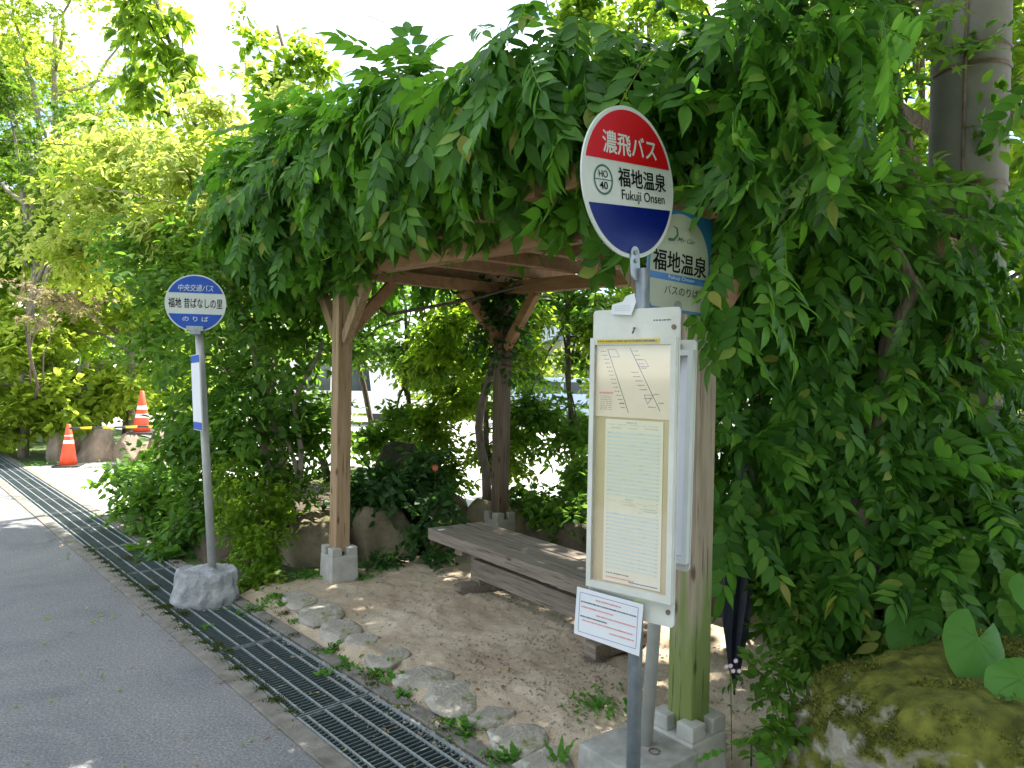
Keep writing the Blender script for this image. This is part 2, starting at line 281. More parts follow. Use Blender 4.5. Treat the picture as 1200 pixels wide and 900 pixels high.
class MB:
    def __init__(s): s.bm = bmesh.new()
    def box(s, c, d, rot=None, bevel=0.0, taper=1.0):
        c = Vector(c); vs = []
        for z in (-.5, .5):
            for x, y in ((-.5, -.5), (.5, -.5), (.5, .5), (-.5, .5)):
                t = taper if z > 0 else 1
                p = Vector((x*d[0]*t, y*d[1]*t, z*d[2]))
                if rot is not None: p = rot @ p
                vs.append(s.bm.verts.new(p+c))
        fs = [s.bm.faces.new([vs[i] for i in f]) for f in ((3, 2, 1, 0), (4, 5, 6, 7), (0, 1, 5, 4), (1, 2, 6, 5), (2, 3, 7, 6), (3, 0, 4, 7))]
        if bevel:
            es = list({e for f in fs for e in f.edges})
            bmesh.ops.bevel(s.bm, geom=es, offset=bevel, segments=2, affect='EDGES', profile=.6)
        return s
    def beam(s, a, b, wd, ht, bevel=.004):
        a = Vector(a); b = Vector(b); d = b-a; L = d.length; y = d.normalized()
        up = Vector((0, 0, 1)) if abs(y.z) < .95 else Vector((1, 0, 0))
        x = y.cross(up).normalized(); z = x.cross(y)
        m = Matrix((x, y, z)).transposed()
        return s.box((a+b)/2, (wd, L, ht), m, bevel)
    def tube(s, pts, rad, seg=10, cap=True, smooth=True):
        pts = [Vector(p) for p in pts]
        if not hasattr(rad, '__len__'): rad = [rad]*len(pts)
        rings = []; pv = None
        for i, p in enumerate(pts):
            d = (pts[min(i+1, len(pts)-1)]-pts[max(i-1, 0)])
            d = d.normalized() if d.length > 1e-9 else Vector((0, 0, 1))
            if pv is None:
                pv = d.cross(Vector((0, 0, 1)) if abs(d.z) < .9 else Vector((1, 0, 0))).normalized()
            pv = (pv-d*pv.dot(d)).normalized(); q = d.cross(pv)
            rings.append([s.bm.verts.new(p+(pv*math.cos(2*math.pi*k/seg)+q*math.sin(2*math.pi*k/seg))*rad[i]) for k in range(seg)])
        for i in range(len(rings)-1):
            for k in range(seg):
                f = s.bm.faces.new((rings[i][k], rings[i][(k+1) % seg], rings[i+1][(k+1) % seg], rings[i+1][k])); f.smooth = smooth
        if cap:
            s.bm.faces.new(rings[0][::-1]); s.bm.faces.new(rings[-1])
        return s
    def prism(s, outline, y0, y1, smooth_side=False):
        """outline in XZ, extruded along Y from y0 (front) to y1"""
        a = [s.bm.verts.new((x, y0, z)) for x, z in outline]; b = [s.bm.verts.new((x, y1, z)) for x, z in outline]
        n = len(a); s.bm.faces.new(a); s.bm.faces.new(b[::-1])
        for k in range(n):
            f = s.bm.faces.new((a[k], b[k], b[(k+1) % n], a[(k+1) % n])); f.smooth = smooth_side
        return s
    def mesh(s, name='m', mat=None):
        bmesh.ops.recalc_face_normals(s.bm, faces=s.bm.faces)
        me = bpy.data.meshes.new(name); s.bm.to_mesh(me); s.bm.free()
        if mat: me.materials.append(mat)
        return me
    def build(s, name, mat, parent=None, loc=(0, 0, 0), rot=(0, 0, 0)):
        return link(name, s.mesh(name), mat, parent, loc, rot)
def structure(name, verts, faces, mat):
    me = bpy.data.meshes.new(name); me.from_pydata([tuple(v) for v in verts], [], faces); me.update()
    o = link(name, me, mat); o['kind'] = 'structure'; return o
def quad_obj(name, pts, z, mat):
    return structure(name, [(p[0], p[1], z) for p in pts], [tuple(range(len(pts)))], mat)

def rock_mesh(size, seed, sub=3, cuts=7, rough=.10, squash=.0):
    bm = bmesh.new(); bmesh.ops.create_icosphere(bm, subdivisions=sub, radius=1)
    r = random.Random(seed); planes = []
    for _ in range(cuts):
        n = Vector((r.uniform(-1, 1), r.uniform(-1, 1), r.uniform(-.6, 1))).normalized(); planes.append((n, r.uniform(.62, .86)))
    if squash: planes.append((Vector((0, 0, 1)), squash))
    off = Vector((seed*3.7, seed*1.3, seed*.7))
    for v in bm.verts:
        p = v.co.copy()
        for n, d in planes:
            k = p.dot(n)
            if k > d: p -= n*(k-d)*.93
        q = v.co*1.6+off
        p *= 1+rough*noise.fractal(q, 1.0, 2.0, 4)*1.2
        v.co = Vector((p.x*size[0], p.y*size[1], p.z*size[2]))
    for f in bm.faces: f.smooth = True
    me = bpy.data.meshes.new('rock'); bm.to_mesh(me); bm.free(); return me

# ------------------------------------------------------------------ text
def text_mesh(txt, w, h, bold=0.0, keep=False, shear=0.0):
    cu = bpy.data.curves.new('t', 'FONT'); cu.body = txt; cu.size = 1; cu.offset = bold*.28; cu.resolution_u = 3; cu.shear = shear
    o = bpy.data.objects.new('t', cu); COL.objects.link(o)
    bpy.context.view_layer.update()
    me = bpy.data.meshes.new_from_object(o.evaluated_get(bpy.context.evaluated_depsgraph_get()))
    bpy.data.objects.remove(o); bpy.data.curves.remove(cu)
    n = len(me.vertices); c = np.zeros(n*3); me.vertices.foreach_get('co', c); c = c.reshape(-1, 3)
    lo = c.min(0); hi = c.max(0); c -= (lo+hi)/2
    sx = w/(hi[0]-lo[0]); sz = h/(hi[1]-lo[1])
    if keep: sx = sz = min(sx, sz)
    c[:, 0] *= sx; c[:, 1] *= sz; c[:, 2] = 0
    out = np.stack([c[:, 0], np.zeros(n), c[:, 1]], 1)
    me.vertices.foreach_set('co', out.ravel()); me.update(); me.materials.clear()
    if bold > .008:
        bm = bmesh.new(); bm.from_mesh(me); dlt = bold*h*.45
        for i, (dx, dz) in enumerate(((dlt, 0), (-dlt, 0), (0, dlt*.5))):
            b2 = bmesh.new(); b2.from_mesh(me)
            for v in b2.verts: v.co += Vector((dx, -.00012*(i+1), dz))
            t = bpy.data.meshes.new('t'); b2.to_mesh(t); b2.free(); bm.from_mesh(t); bpy.data.meshes.remove(t)
        bm.to_mesh(me); bm.free()
    return me
def put_text(txt, x, y, z, w, h, mat, parent, bold=.012, keep=False, name='lettering', shear=0.0):
    o = link(name, text_mesh(txt, w, h, bold, keep, shear), mat, parent, (x, y, z)); return o
def circle_pts(r, n=64, a0=0, a1=2*math.pi, cx=0, cz=0):
    return [(cx+r*math.cos(a0+(a1-a0)*k/n), cz+r*math.sin(a0+(a1-a0)*k/n)) for k in range(n + (0 if a1-a0 >= 2*math.pi-1e-6 else 1))]
def disc_band(r, z0, z1, n=24):
    """outline of a disc between heights z0 and z1"""
    z0 = max(z0, -r); z1 = min(z1, r); a0 = math.asin(z0/r); a1 = math.asin(z1/r)
    right = [(r*math.cos(a0+(a1-a0)*k/n), r*math.sin(a0+(a1-a0)*k/n)) for k in range(n+1)]
    left = [(-x, z) for x, z in right[::-1]]
    pts = []
    for p in right+left:
        if not pts or (abs(p[0]-pts[-1][0])+abs(p[1]-pts[-1][1])) > 1e-5: pts.append(p)
    if abs(pts[0][0]-pts[-1][0])+abs(pts[0][1]-pts[-1][1]) < 1e-5: pts.pop()
    return pts
def rrect(x0, z0, x1, z1, r, n=6, corners=(1, 1, 1, 1)):
    out = []
    for (cx, cz, a, use) in ((x1-r, z0+r, -90, corners[0]), (x1-r, z1-r, 0, corners[1]), (x0+r, z1-r, 90, corners[2]), (x0+r, z0+r, 180, corners[3])):
        if use:
            for k in range(n+1):
                t = math.radians(a+90*k/n); out.append((cx+r*math.cos(t), cz+r*math.sin(t)))
        else:
            t = math.radians(a+45); out.append((cx+r*(1 if math.cos(t) > 0 else -1), cz+r*(1 if math.sin(t) > 0 else -1)))
    return out
def plate(name, outline, y0, y1, mat, parent, loc=(0, 0, 0)):
    return MB().prism(outline, y0, y1).build(name, mat, parent, loc)
def dashes(rows, mb=None):
    """rows: (x0,z,x1,h,dashlen) -> small flat print marks"""
    b = mb or MB(); r = random.Random(5)
    for x0, z, x1, h, dl in rows:
        x = x0
        while x < x1:
            l = dl*r.uniform(.4, 1.3)
            vs = [b.bm.verts.new((a, 0, c)) for a, c in ((x, z), (min(x+l, x1), z), (min(x+l, x1), z+h), (x, z+h))]
            b.bm.faces.new(vs); x += l+dl*r.uniform(.15, .5)
    return b
def line(b, x0, z0, x1, z1, t):
    d = Vector((x1-x0, 0, z1-z0)); n = Vector((-d.z, 0, d.x)).normalized()*t/2
    a = Vector((x0, 0, z0)); c = Vector((x1, 0, z1))
    b.bm.faces.new([b.bm.verts.new(p) for p in (a-n, c-n, c+n, a+n)])

# ------------------------------------------------------------------ leaves
def tpl(verts, faces): return (np.array(verts, float), faces)
T_DIA = tpl([(0, 0, 0), (.5, .42, .05), (0, 1, -.08), (-.5, .42, .05)], [(0, 1, 2, 3)])
T_LEAF = tpl([(0, 0, 0), (.46, .30, .03), (0, .33, -.05), (-.46, .30, .03), (.38, .62, -.01), (0, .66, -.08), (-.38, .62, -.01), (0, 1.03, -.22)],
             [(0, 1, 2), (0, 2, 3), (1, 4, 5, 2), (2, 5, 6, 3), (4, 7, 5), (5, 7, 6)])
# finer leaflet for the near vine
T_FINE = tpl([(0, 0, 0)] + [q for t, wd_, z in ((.12, .26, 0), (.3, .46, -.01), (.52, .47, -.03), (.74, .30, -.08), (.90, .10, -.14)) for q in ((wd_, t-.02, z+.03), (0, t, z-.02), (-wd_, t-.02, z+.03))] + [(0, 1.05, -.20)],
             [(0, 1, 2), (0, 2, 3)] + [f for k in range(4) for f in ((1+3*k, 4+3*k, 5+3*k, 2+3*k), (2+3*k, 5+3*k, 6+3*k, 3+3*k))] + [(13, 16, 14), (14, 16, 15)])
def _maple():
    v = [(0, .25, 0)]; f = []
    angs = [-125, -62, 0, 62, 125]; ln = [.55, .85, 1.0, .85, .55]
    ring = []
    for i, (a, l) in enumerate(zip(angs, ln)):
        t = math.radians(90-a)
        ring.append((l*math.cos(t)*.75, .25+l*math.sin(t)*.75, -.08))
        if i < 4:
            t2 = math.radians(90-(a+angs[i+1])/2); ring.append((.26*math.cos(t2), .25+.26*math.sin(t2), .0))
    v += ring
    for k in range(1, len(ring)): f.append((0, k+1, k) if False else (0, k, k+1))
    return tpl(v, f)
T_MAP = _maple()
def compound(pairs=6, l=.30, ll=.095, lw=.036, seed=0, droop=.5):
    r = random.Random(seed); V = []; Fc = []
    def rach(t): return Vector((0, t*l, -droop*l*t*t*.6))
    def add(p, d, n, L, W):
        d = d.normalized(); x = d.cross(n).normalized(); z = x.cross(d)
        b = len(V)
        tw = r.uniform(-.5, .5)
        for tx, ty, tz in T_FINE[0]: V.append(tuple(p+x*tx*W+d*ty*L+z*(tz*L+tx*tw*ty*W*.5)))
        for f in T_FINE[1]: Fc.append(tuple(b+i for i in f))
    for k in range(pairs):
        t = .28+.66*k/(pairs-1); p = rach(t); sc = 1.0-.25*abs(k/(pairs-1)-.45)
        for sgn in (-1, 1):
            d = Vector((sgn*.85, .62+r.uniform(-.1, .15), -.22+r.uniform(-.18, .1)))
            n = Vector((sgn*.25*r.uniform(-.4, 1), 0, 1))
            add(p+Vector((sgn*.004, 0, 0)), d, n, ll*sc*r.uniform(.85, 1.1), lw*r.uniform(.9, 1.12))
    add(rach(1), Vector((r.uniform(-.15, .15), 1, -.45)), Vector((0, .2, 1)), ll*1.05, lw)
    for i in range(5):                            # the thin stalk
        pass
    b = len(V)
    for i in range(6):
        p = rach(i/5); V.append((p.x-.0016, p.y, p.z)); V.append((p.x+.0016, p.y, p.z+.0012))
    for i in range(5): Fc.append((b+2*i, b+2*i+1, b+2*i+3, b+2*i+2))
    return (np.array(V), Fc)
COMPS = [compound(5, .27, .115, .046, 1, .35), compound(4, .23, .125, .050, 2, .2), compound(5, .28, .11, .045, 3, .5)]
def frames(D, N):
    D = D/np.linalg.norm(D, axis=1, keepdims=True)
    X = np.cross(D, N); X /= np.linalg.norm(X, axis=1, keepdims=True)+1e-9
    Z = np.cross(X, D); return X, D, Z
def scatter_mesh(name, template, P, D, N, L, W=None):
    tv, tf = template; n = len(P); K = len(tv)
    X, D, Z = frames(D, N); L = np.asarray(L).reshape(-1, 1, 1)*np.ones((n, 1, 1)); W = L if W is None else np.asarray(W).reshape(-1, 1, 1)*np.ones((n, 1, 1))
    V = P[:, None, :] + X[:, None, :]*tv[None, :, 0:1]*W + D[:, None, :]*tv[None, :, 1:2]*L + Z[:, None, :]*tv[None, :, 2:3]*L
    lens = np.array([len(f) for f in tf]); flat = np.concatenate([np.array(f) for f in tf])
    loops = (flat[None, :] + (np.arange(n)*K)[:, None]).ravel()
    tot = np.tile(lens, n); start = np.concatenate([[0], np.cumsum(tot)[:-1]])
    me = bpy.data.meshes.new(name)
    me.vertices.add(n*K); me.vertices.foreach_set('co', V.reshape(-1).astype(np.float32))
    me.loops.add(len(loops)); me.loops.foreach_set('vertex_index', loops.astype(np.int32))
    me.polygons.add(len(tot)); me.polygons.foreach_set('loop_start', start.astype(np.int32)); me.polygons.foreach_set('loop_total', tot.astype(np.int32))
    me.polygons.foreach_set('use_smooth', np.ones(len(tot), bool)); me.update(calc_edges=True); return me
def unit(n):
    u = rng.normal(size=(n, 3)); return u/np.linalg.norm(u, axis=1, keepdims=True)
def sprays(blobs, n, L, twig=.3, per=11, droop=.15, flat=.7, spread=.35, weights=None, shell=.35):
    """leaves on flat twig sprays inside ellipsoid blobs. -> P,D,N"""
    B = np.array([b[:6] for b in blobs], float); wt = (B[:, 3]*B[:, 4]+B[:, 4]*B[:, 5]+B[:, 3]*B[:, 5]) if weights is None else np.array(weights)
    T = max(4, n//per); idx = rng.choice(len(B), T, p=wt/wt.sum())
    u = unit(T); r = (shell+(1-shell)*rng.random(T))[:, None]*(1+.18*np.sin(u[:, :1]*7+B[idx, :1]*3)+.15*np.sin(u[:, 2:]*9+B[idx, 1:2]))
    C = B[idx, :3] + u*B[idx, 3:]*r
    d = u*np.array([1, 1, .55])+rng.normal(size=(T, 3))*.45; d[:, 2] -= droop; d /= np.linalg.norm(d, axis=1, keepdims=True)
    up = np.array([0, 0, 1.])*flat+rng.normal(size=(T, 3))*(1-flat)+u*.25
    s = np.cross(d, up); s /= np.linalg.norm(s, axis=1, keepdims=True)+1e-9; nn = np.cross(s, d)
    t = rng.random((T, per)); side = np.where(rng.random((T, per)) < .5, -1., 1.)
    l = twig*(.6+.7*rng.random((T, 1)))
    P = C[:, None, :] + d[:, None, :]*((t-.5)*l)[..., None] + s[:, None, :]*(side*spread*L*(.2+rng.random((T, per))))[..., None]
    P[..., 2] -= droop*l*t*t
    D = d[:, None, :]*.55 + s[:, None, :]*(side*.8)[..., None] + rng.normal(size=(T, per, 3))*.25; D[..., 2] -= droop*.8
    N = nn[:, None, :] + rng.normal(size=(T, per, 3))*.3
    return P.reshape(-1, 3), D.reshape(-1, 3), N.reshape(-1, 3)
def foliage(name, mat, blobs, n, L, parent, template=T_DIA, wd=.62, kind='stuff', origin=None, **k):
    P, D, N = sprays(blobs, n, L, **k)
    P[:, 2] = np.maximum(P[:, 2], .01)
    o = np.array(origin if origin is not None else parent.location) ; P = P-o
    Ls = L*(.65+.6*rng.random(len(P)))
    me = scatter_mesh(name, template, P, D, N, Ls, Ls*wd)
    ob = link(name, me, mat, parent); ob['kind'] = kind if kind else 'stuff'
    if not kind: del ob['kind']
    return ob
def stems(parent, paths, mat, name='stem'):
    out = []
    for pts, r0, r1 in paths:
        n = len(pts); q = [Vector(p)-parent.location for p in pts]
        # smooth and wobble
        res = []
        for i in range(n-1):
            for k in range(4):
                t = k/4; p = q[i].lerp(q[i+1], t); res.append(p)
        res.append(q[-1])
        for i in range(1, len(res)-1):
            w_ = Vector((noise.noise(res[i]*2+Vector((3, 1, 7))), noise.noise(res[i]*2+Vector((9, 5, 1))), 0)); res[i] = res[i]+w_*.10*min(1, (q[0]-q[-1]).length)
        m = len(res); b = MB().tube(res, [r0+(r1-r0)*i/(m-1) for i in range(m)], 8)
        out.append(b.build(name, mat, parent))
    return out
def plant(name, label, cat, base, blobs, n, L, mat, trunk=None, tmat=None, template=T_DIA, wd=.62, group=None, crown='crown', branches=5, tr=.05, **k):
    e = empty(name, base, 0, label, cat, group)
    foliage(crown, mat, blobs, n, L, e, template, wd, kind=None, **k)
    if trunk is not None:
        b = Vector(base); top = Vector(trunk)
        b0 = Vector((b.x, b.y, b.z-.05))
        stems(e, [([b0, b0.lerp(top, .5)+Vector((.05, .03, 0)), top], tr, tr*.5)], tmat or M_bark, 'trunk')
        bl = sorted(blobs, key=lambda q: -q[3]*q[4]*q[5])
        for i in range(min(branches, len(bl))):
            c = Vector(bl[i][:3]); st = b0.lerp(top, .45+.5*((i*.37) % 1))
            stems(e, [([st, st.lerp(c, .5)+Vector((0, 0, .12)), c], tr*.45, tr*.12)], tmat or M_bark, 'branch')
    return e
def blobset(c, rad, k, br, seed):
    """k blobs spread in an ellipsoid"""
    r = random.Random(seed); out = []
    for _ in range(k):
        while True:
            x, y, z = (r.uniform(-1, 1) for _ in range(3))
            if .15 < x*x+y*y+z*z < 1: break
        s = r.uniform(.7, 1.25)
        out.append((c[0]+x*rad[0], c[1]+y*rad[1], c[2]+z*rad[2], br*s, br*s, br*s*.6))
    return out

# ================================================================== SETTING
BIG = 400
def RP(v, s): p = R(v, s); return (p.x, p.y)
# one ground sheet with a slot for the drain
g = []
for v0, v1 in ((-BIG, 1.47), (1.905, BIG)):
    g += [(*RP(v0, -BIG), -.02), (*RP(v1, -BIG), -.02), (*RP(v1, BIG), -.02), (*RP(v0, BIG), -.02)]
structure('ground', g, [(0, 1, 2, 3), (4, 5, 6, 7)], M_verge)
def dirt_detail():
    nd = M_dirt.node_tree.nodes; lk = M_dirt.node_tree.links; p = nd['Principled BSDF']
    src = p.inputs['Base Color'].links[0].from_socket; tc = nd.new('ShaderNodeTexCoord')
    for sc, stops, mode in ((26, [(.30, (.72, .70, .66)), (.44, (1, 1, 1)), (.72, (1.08, 1.07, 1.06))], 'MULTIPLY'), (140, [(.33, (.6, .58, .55)), (.5, (1, 1, 1)), (.7, (1.25, 1.22, 1.18))], 'MULTIPLY'), (.9, [(.42, (.84, .83, .79)), (.56, (1, 1, 1)), (.8, (1.05, 1.05, 1.05))], 'MULTIPLY')):
        n = nd.new('ShaderNodeTexNoise'); n.inputs['Scale'].default_value = sc; n.inputs['Detail'].default_value = 7; n.inputs['Roughness'].default_value = .7; lk.new(tc.outputs['Object'], n.inputs[0])
        r = ramp(nd, stops); lk.new(n.outputs[0], r.inputs[0]); m = nd.new('ShaderNodeMixRGB'); m.blend_type = mode; m.inputs[0].default_value = 1
        lk.new(src, m.inputs[1]); lk.new(r.outputs[0], m.inputs[2]); src = m.outputs[0]
    lk.new(src, p.inputs['Base Color'])
dirt_detail()
quad_obj('road', [RP(-4.2, -30), RP(1.385, -30), RP(1.385, 60), RP(-4.2, 60)], 0, M_asphalt)
# parking lot and its drive, pale and open to the sun
quad_obj('parking_lot', [RP(4.95, -12), RP(40, -12), RP(40, 45), RP(4.95, 45)], 0, M_lot)
quad_obj('driveway', [RP(1.98, 8.6), RP(4.95, 8.6), RP(4.95, 13.4), RP(1.98, 13.4)], .004, M_lot)
# drain channel
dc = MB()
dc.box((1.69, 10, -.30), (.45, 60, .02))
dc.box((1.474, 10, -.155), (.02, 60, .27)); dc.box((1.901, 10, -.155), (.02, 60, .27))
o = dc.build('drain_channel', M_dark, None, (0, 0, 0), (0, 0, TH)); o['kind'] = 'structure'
kb = MB()
for k in range(-4, 18): kb.box((1.436, .3+k*1.2, -.05), (.096, 1.194, .12), None, .006)
o = kb.build('kerb', M_kerb, None, (0, 0, 0), (0, 0, TH)); o['kind'] = 'structure'
kb = MB(); kb.box((1.95, 6, -.055), (.085, 30, .12), None, .006)
o = kb.build('drain_edging', M_kerb, None, (0, 0, 0), (0, 0, TH)); o['kind'] = 'structure'
# dirt floor under the pergola: a fine bumpy sheet
def sheet(name, poly_fn, nx, ny, hfn, mat):
    vs = []; fs = []
    for j in range(ny+1):
        for i in range(nx+1):
            x, y = poly_fn(i/nx, j/ny); vs.append((x, y, hfn(x, y)))
    for j in range(ny):
        for i in range(nx): a = j*(nx+1)+i; fs.append((a, a+1, a+nx+2, a+nx+1))
    o = structure(name, vs, fs, mat)
    for p in o.data.polygons: p.use_smooth = True
    return o
def hf(x, y):
    p = Vector((x, y, 0)); h = .022+.030*noise.fractal(p*1.6, 1, 2, 3)+.012*noise.fractal(p*9, 1, 2, 4)+.005*noise.noise(p*38)
    e = min(1, max(0, (Nn.x*x+Nn.y*y-1.985)/.12)); return h*e-.012*(1-e)
sheet('dirt_floor', lambda u, v: RP(1.99+u*3.05, -3.0+v*8.0), 190, 420, hf, M_dirt)

# ---- drain grates
def grate(parts=True):
    e = empty('drain_grate', (0, 0, 0), TH)
    fr = MB()
    for v in (1.497, 1.880): fr.box((v, 0, -.012), (.012, .985, .03))
    for s in (-.489, .489): fr.box((1.6885, s, -.016), (.37, .005, .026))
    fr.build('frame', M_gratebar, e)
    bar = MB().box((0, 0, -.006), (.009, .97, .010)).mesh('bearing_bar', M_gratebar)
    bar2 = MB()
    for k in range(33): bar2.box((0, -.48+k*.03, .001), (.013, .009, .004))
    for v in (1.542, 1.634, 1.727, 1.822):
        link('bearing_bar', bar, None, e, (v, 0, 0))
    if parts:
        cb = MB().box((0, 0, -.018), (.37, .0065, .026), Matrix.Rotation(.0, 3, 'X')).mesh('cross_bar', M_grate)
        for k in range(32): link('cross_bar', cb, None, e, (1.6885, -.465+k*.03, 0))
    else:
        b = MB()
        for k in range(32): b.box((1.6885, -.465+k*.03, -.018), (.37, .0065, .026))
        o = b.build('cross_bars', M_grate, e); o['kind'] = 'stuff'; o.name = 'cross_bar_row'
    return e
words = ['nearest', 'second', 'third', 'fourth', 'fifth', 'sixth', 'seventh', 'eighth', 'ninth', 'tenth', 'eleventh', 'twelfth', 'thirteenth', 'fourteenth', 'fifteenth', 'sixteenth']
gA = grate(True); gB = grate(False)
for i in range(16):
    o = gA if i == 0 else (gB if i == 7 else copy_tree(gA if i < 7 else gB))
    s = 1.55+i*1.0; p = U*s; o.location = (p.x, p.y, 0)
    tag(o, 'dark steel drain grate beside the road, %s panel of the row counted from the camera' % words[i], 'drain grate', 'drain grates along the road edge')

# ---- flat edging stones
edge = empty('stone_edging'); edge['kind'] = 'structure'
for i, (px, py, wx, wy) in enumerate([(350, 708, 34, 22), (374, 723, 46, 28), (399, 743, 42, 25), (427, 757, 40, 22), (455, 776, 46, 26), (496, 800, 60, 30), (531, 824, 64, 38), (576, 846, 54, 20), (604, 874, 66, 36), (640, 905, 70, 40)]):
    p = ground(px, py); Y = p.y; sx = wx*Y/F*.60; sy = max(.06, wy*Y*Y/1331*.56)
    me = rock_mesh((sx, sy, .065), 20+i, 4, 8, .07, .34)
    link('stone', me, M_flag, edge, (p.x, p.y, .020), (random.uniform(-.04, .04), random.uniform(-.04, .04), .45+random.uniform(-.25, .25)))
# ================================================================== PERGOLA
pg = empty('pergola', Q(0, 0), TP, 'timber pergola over the bench with four posts, roofed by leafy wisteria', 'pergola')
PL, PD = 3.27, 1.52
def zt(a): return 2.20+.10*a/PL        # underside of the long beams
def footing():
    b = MB(); w_ = .21
    b.box((0, 0, .095), (w_*1.06, w_*1.06, .25), None, .012, .94)
    for sx in (-1, 1):
        for sy in (-1, 1): b.box((sx*.062, sy*.062, .248), (.080, .080, .062), None, .008)
    return b.mesh('footing', M_foot)
fm = footing()
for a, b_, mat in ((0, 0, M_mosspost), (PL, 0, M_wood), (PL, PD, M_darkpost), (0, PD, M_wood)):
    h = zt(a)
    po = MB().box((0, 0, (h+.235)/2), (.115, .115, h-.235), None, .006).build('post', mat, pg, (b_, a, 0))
    zz = 0.0 if b_ == 0 else .1
    link('footing', fm, None, po, (0, 0, zz))
    for dy in ((1, -1) if a else (1,)):
        MB().beam((0, dy*.058, h-.47), (0, dy*.44, h-.02), .06, .085).build('brace', M_beam if b_ else M_wood, pg, (b_, a, 0))
    dx = 1 if b_ == 0 else -1
    MB().beam((dx*.058, 0, h-.40), (dx*.42, 0, h+.0), .06, .085).build('brace', M_beam, pg, (b_, a, 0))
for b_ in (0, PD):
    MB().beam((b_, -.34, zt(-.34)+.055), (b_, 3.95, zt(3.95)+.055), .10, .11, .005).build('long_beam', M_beam, pg)
for a in (0.0, PL):
    MB().beam((-.28, a, zt(a)+.05), (PD+.3, a, zt(a)+.05), .088, .09, .004).build('tie_beam', M_beam, pg)
for k in range(8):
    a = -.02+k*.565+.3*(k == 0)
    MB().beam((-.42, a, zt(a)+.16), (PD+.4, a, zt(a)+.16), .075, .095, .004).build('joist', M_beam, pg)

# ================================================================== BENCH
bn = empty('bench', Q(1.74, .72, .015), TP, 'weathered grey-brown timber bench with plank seat on two trestle legs', 'bench')
for i in range(3):
    MB().box((-.165+i*.165, [0, .006, -.008][i], .385), (.149, 2.08, .075 if i else .085), None, .008).build('plank', M_bench, bn)
for s in (-.67, .67):
    lg = MB().box((0, s, .20), (.13, .11, .29), None, .006).build('leg', M_bench, bn)
    MB().box((0, s, .045), (.44, .10, .09), None, .018).build('foot', M_bench, lg)
    MB().box((0, s, .322), (.42, .09, .05), None, .004).build('bearer', M_bench, lg)
MB().box((-.075, 0, .195), (.05, 1.30, .13), None, .005).build('stretcher', M_bench, bn)
MB().box((-.19, .93, .4285), (.05, .035, .002)).build('bird_dropping', M_paper, bn)
# ================================================================== NEAR BUS STOP SIGN
pole_xy = at(744, 800, 2.25)
SZ = empty('bus_stop_sign', (pole_xy.x, pole_xy.y, 0), 0, 'near bus stop sign, red white and navy oval disc over a tall timetable board', 'bus stop sign')
MB().tube([(0, 0, -.05), (0, 0, 1.94)], .0225, 20).build('pole', M_galv, SZ)
dp = Vector((.0, .0, 2.215))
DR = .232
disc = MB().prism(circle_pts(DR, 72), 0, .006).build('disc', M_rim, SZ)
D_ANG = math.radians(43.5)
disc.matrix_local = Matrix.Translation((-.050, -.035, 2.200)) @ Matrix.Rotation(D_ANG, 4, 'Z') @ Matrix.Rotation(math.radians(-6.0), 4, 'Y')
def onface(o): o.location.y = o.location.y; return o
r1 = DR-.013
plate('red_field', disc_band(r1, .060, r1), -.0015, .001, M_red, disc)
plate('navy_field', disc_band(r1, -r1, -.072), -.0015, .001, M_blue, disc)
put_text('濃飛バス', .004, -.0022, .112, .272, .068, M_rim, disc, .026)
put_text('福地温泉', .062, -.0012, .014, .250, .058, M_black, disc, .030)
put_text('Fukuji Onsen', .064, -.0012, -.043, .226, .040, M_black, disc, .012)
ring = MB()
oc = circle_pts(.045, 40, cx=-.135, cz=-.002); ic = circle_pts(.0385, 40, cx=-.135, cz=-.002)
for k in range(40):
    a_, b_ = oc[k], oc[(k+1) % 40]; c_, d_ = ic[(k+1) % 40], ic[k]
    ring.bm.faces.new([ring.bm.verts.new((x, -.0012, z)) for x, z in (a_, b_, c_, d_)])
ring.build('route_ring', M_green, disc)
ln = MB(); line(ln, -.174, -.002, -.096, -.002, .003); ln.build('route_line', M_green, disc, (0, -.0012, 0))
put_text('HO', -.135, -.0013, .015, .042, .021, M_black, disc, .010)
put_text('40', -.135, -.0013, -.019, .038, .023, M_black, disc, .022)
br = MB().prism(rrect(-.021, -.30, .021, -.195, .02, 6), -.006, .0)
brk = br.build('bracket', M_galv, disc)
for z in (-.215, -.24):
    MB().tube([(0, -.006, z), (0, -.011, z)], .0075, 8).build('bolt', M_gratebar, brk)
# timetable board
BA = math.radians(-38)
bd = MB().prism(rrect(-.165, 0, .165, .965, .012), -.004, .004).build('timetable_board', M_white, SZ)
BDM = Matrix.Translation((-.027, -.034, .845)) @ Matrix.Rotation(BA, 4, 'Z'); BDM = BDM @ Matrix.Diagonal((.91, 1, 1, 1)); bd.matrix_local = BDM
fr = MB()
x0, x1, z0, z1 = -.163, .163, .075, .875
for (a, b, c, d) in ((x0, z0, x0+.018, z1), (x1-.018, z0, x1, z1)): fr.prism([(a, b), (c, b), (c, d), (a, d)], -.024, -.0045)
for (a, b, c, d) in ((x0+.018, z0, x1-.018, z0+.022), (x0+.018, z1-.022, x1-.018, z1)): fr.prism([(a, b), (c, b), (c, d), (a, d)], -.0235, -.0045)
fr.build('frame', M_white, bd)
plate('backing', [(-.145, .097), (.145, .097), (.145, .853), (-.145, .853)], -.008, -.005, M_tan, bd)
mapsheet = plate('map_sheet', [(-.145, .625), (.145, .625), (.145, .850), (-.145, .850)], -.0105, -.0085, M_cream, bd)
tab = plate('timetable_sheet', [(-.103, .103), (.118, .103), (.118, .618), (-.103, .618)], -.0105, -.0085, M_ivory, bd)
st = MB()
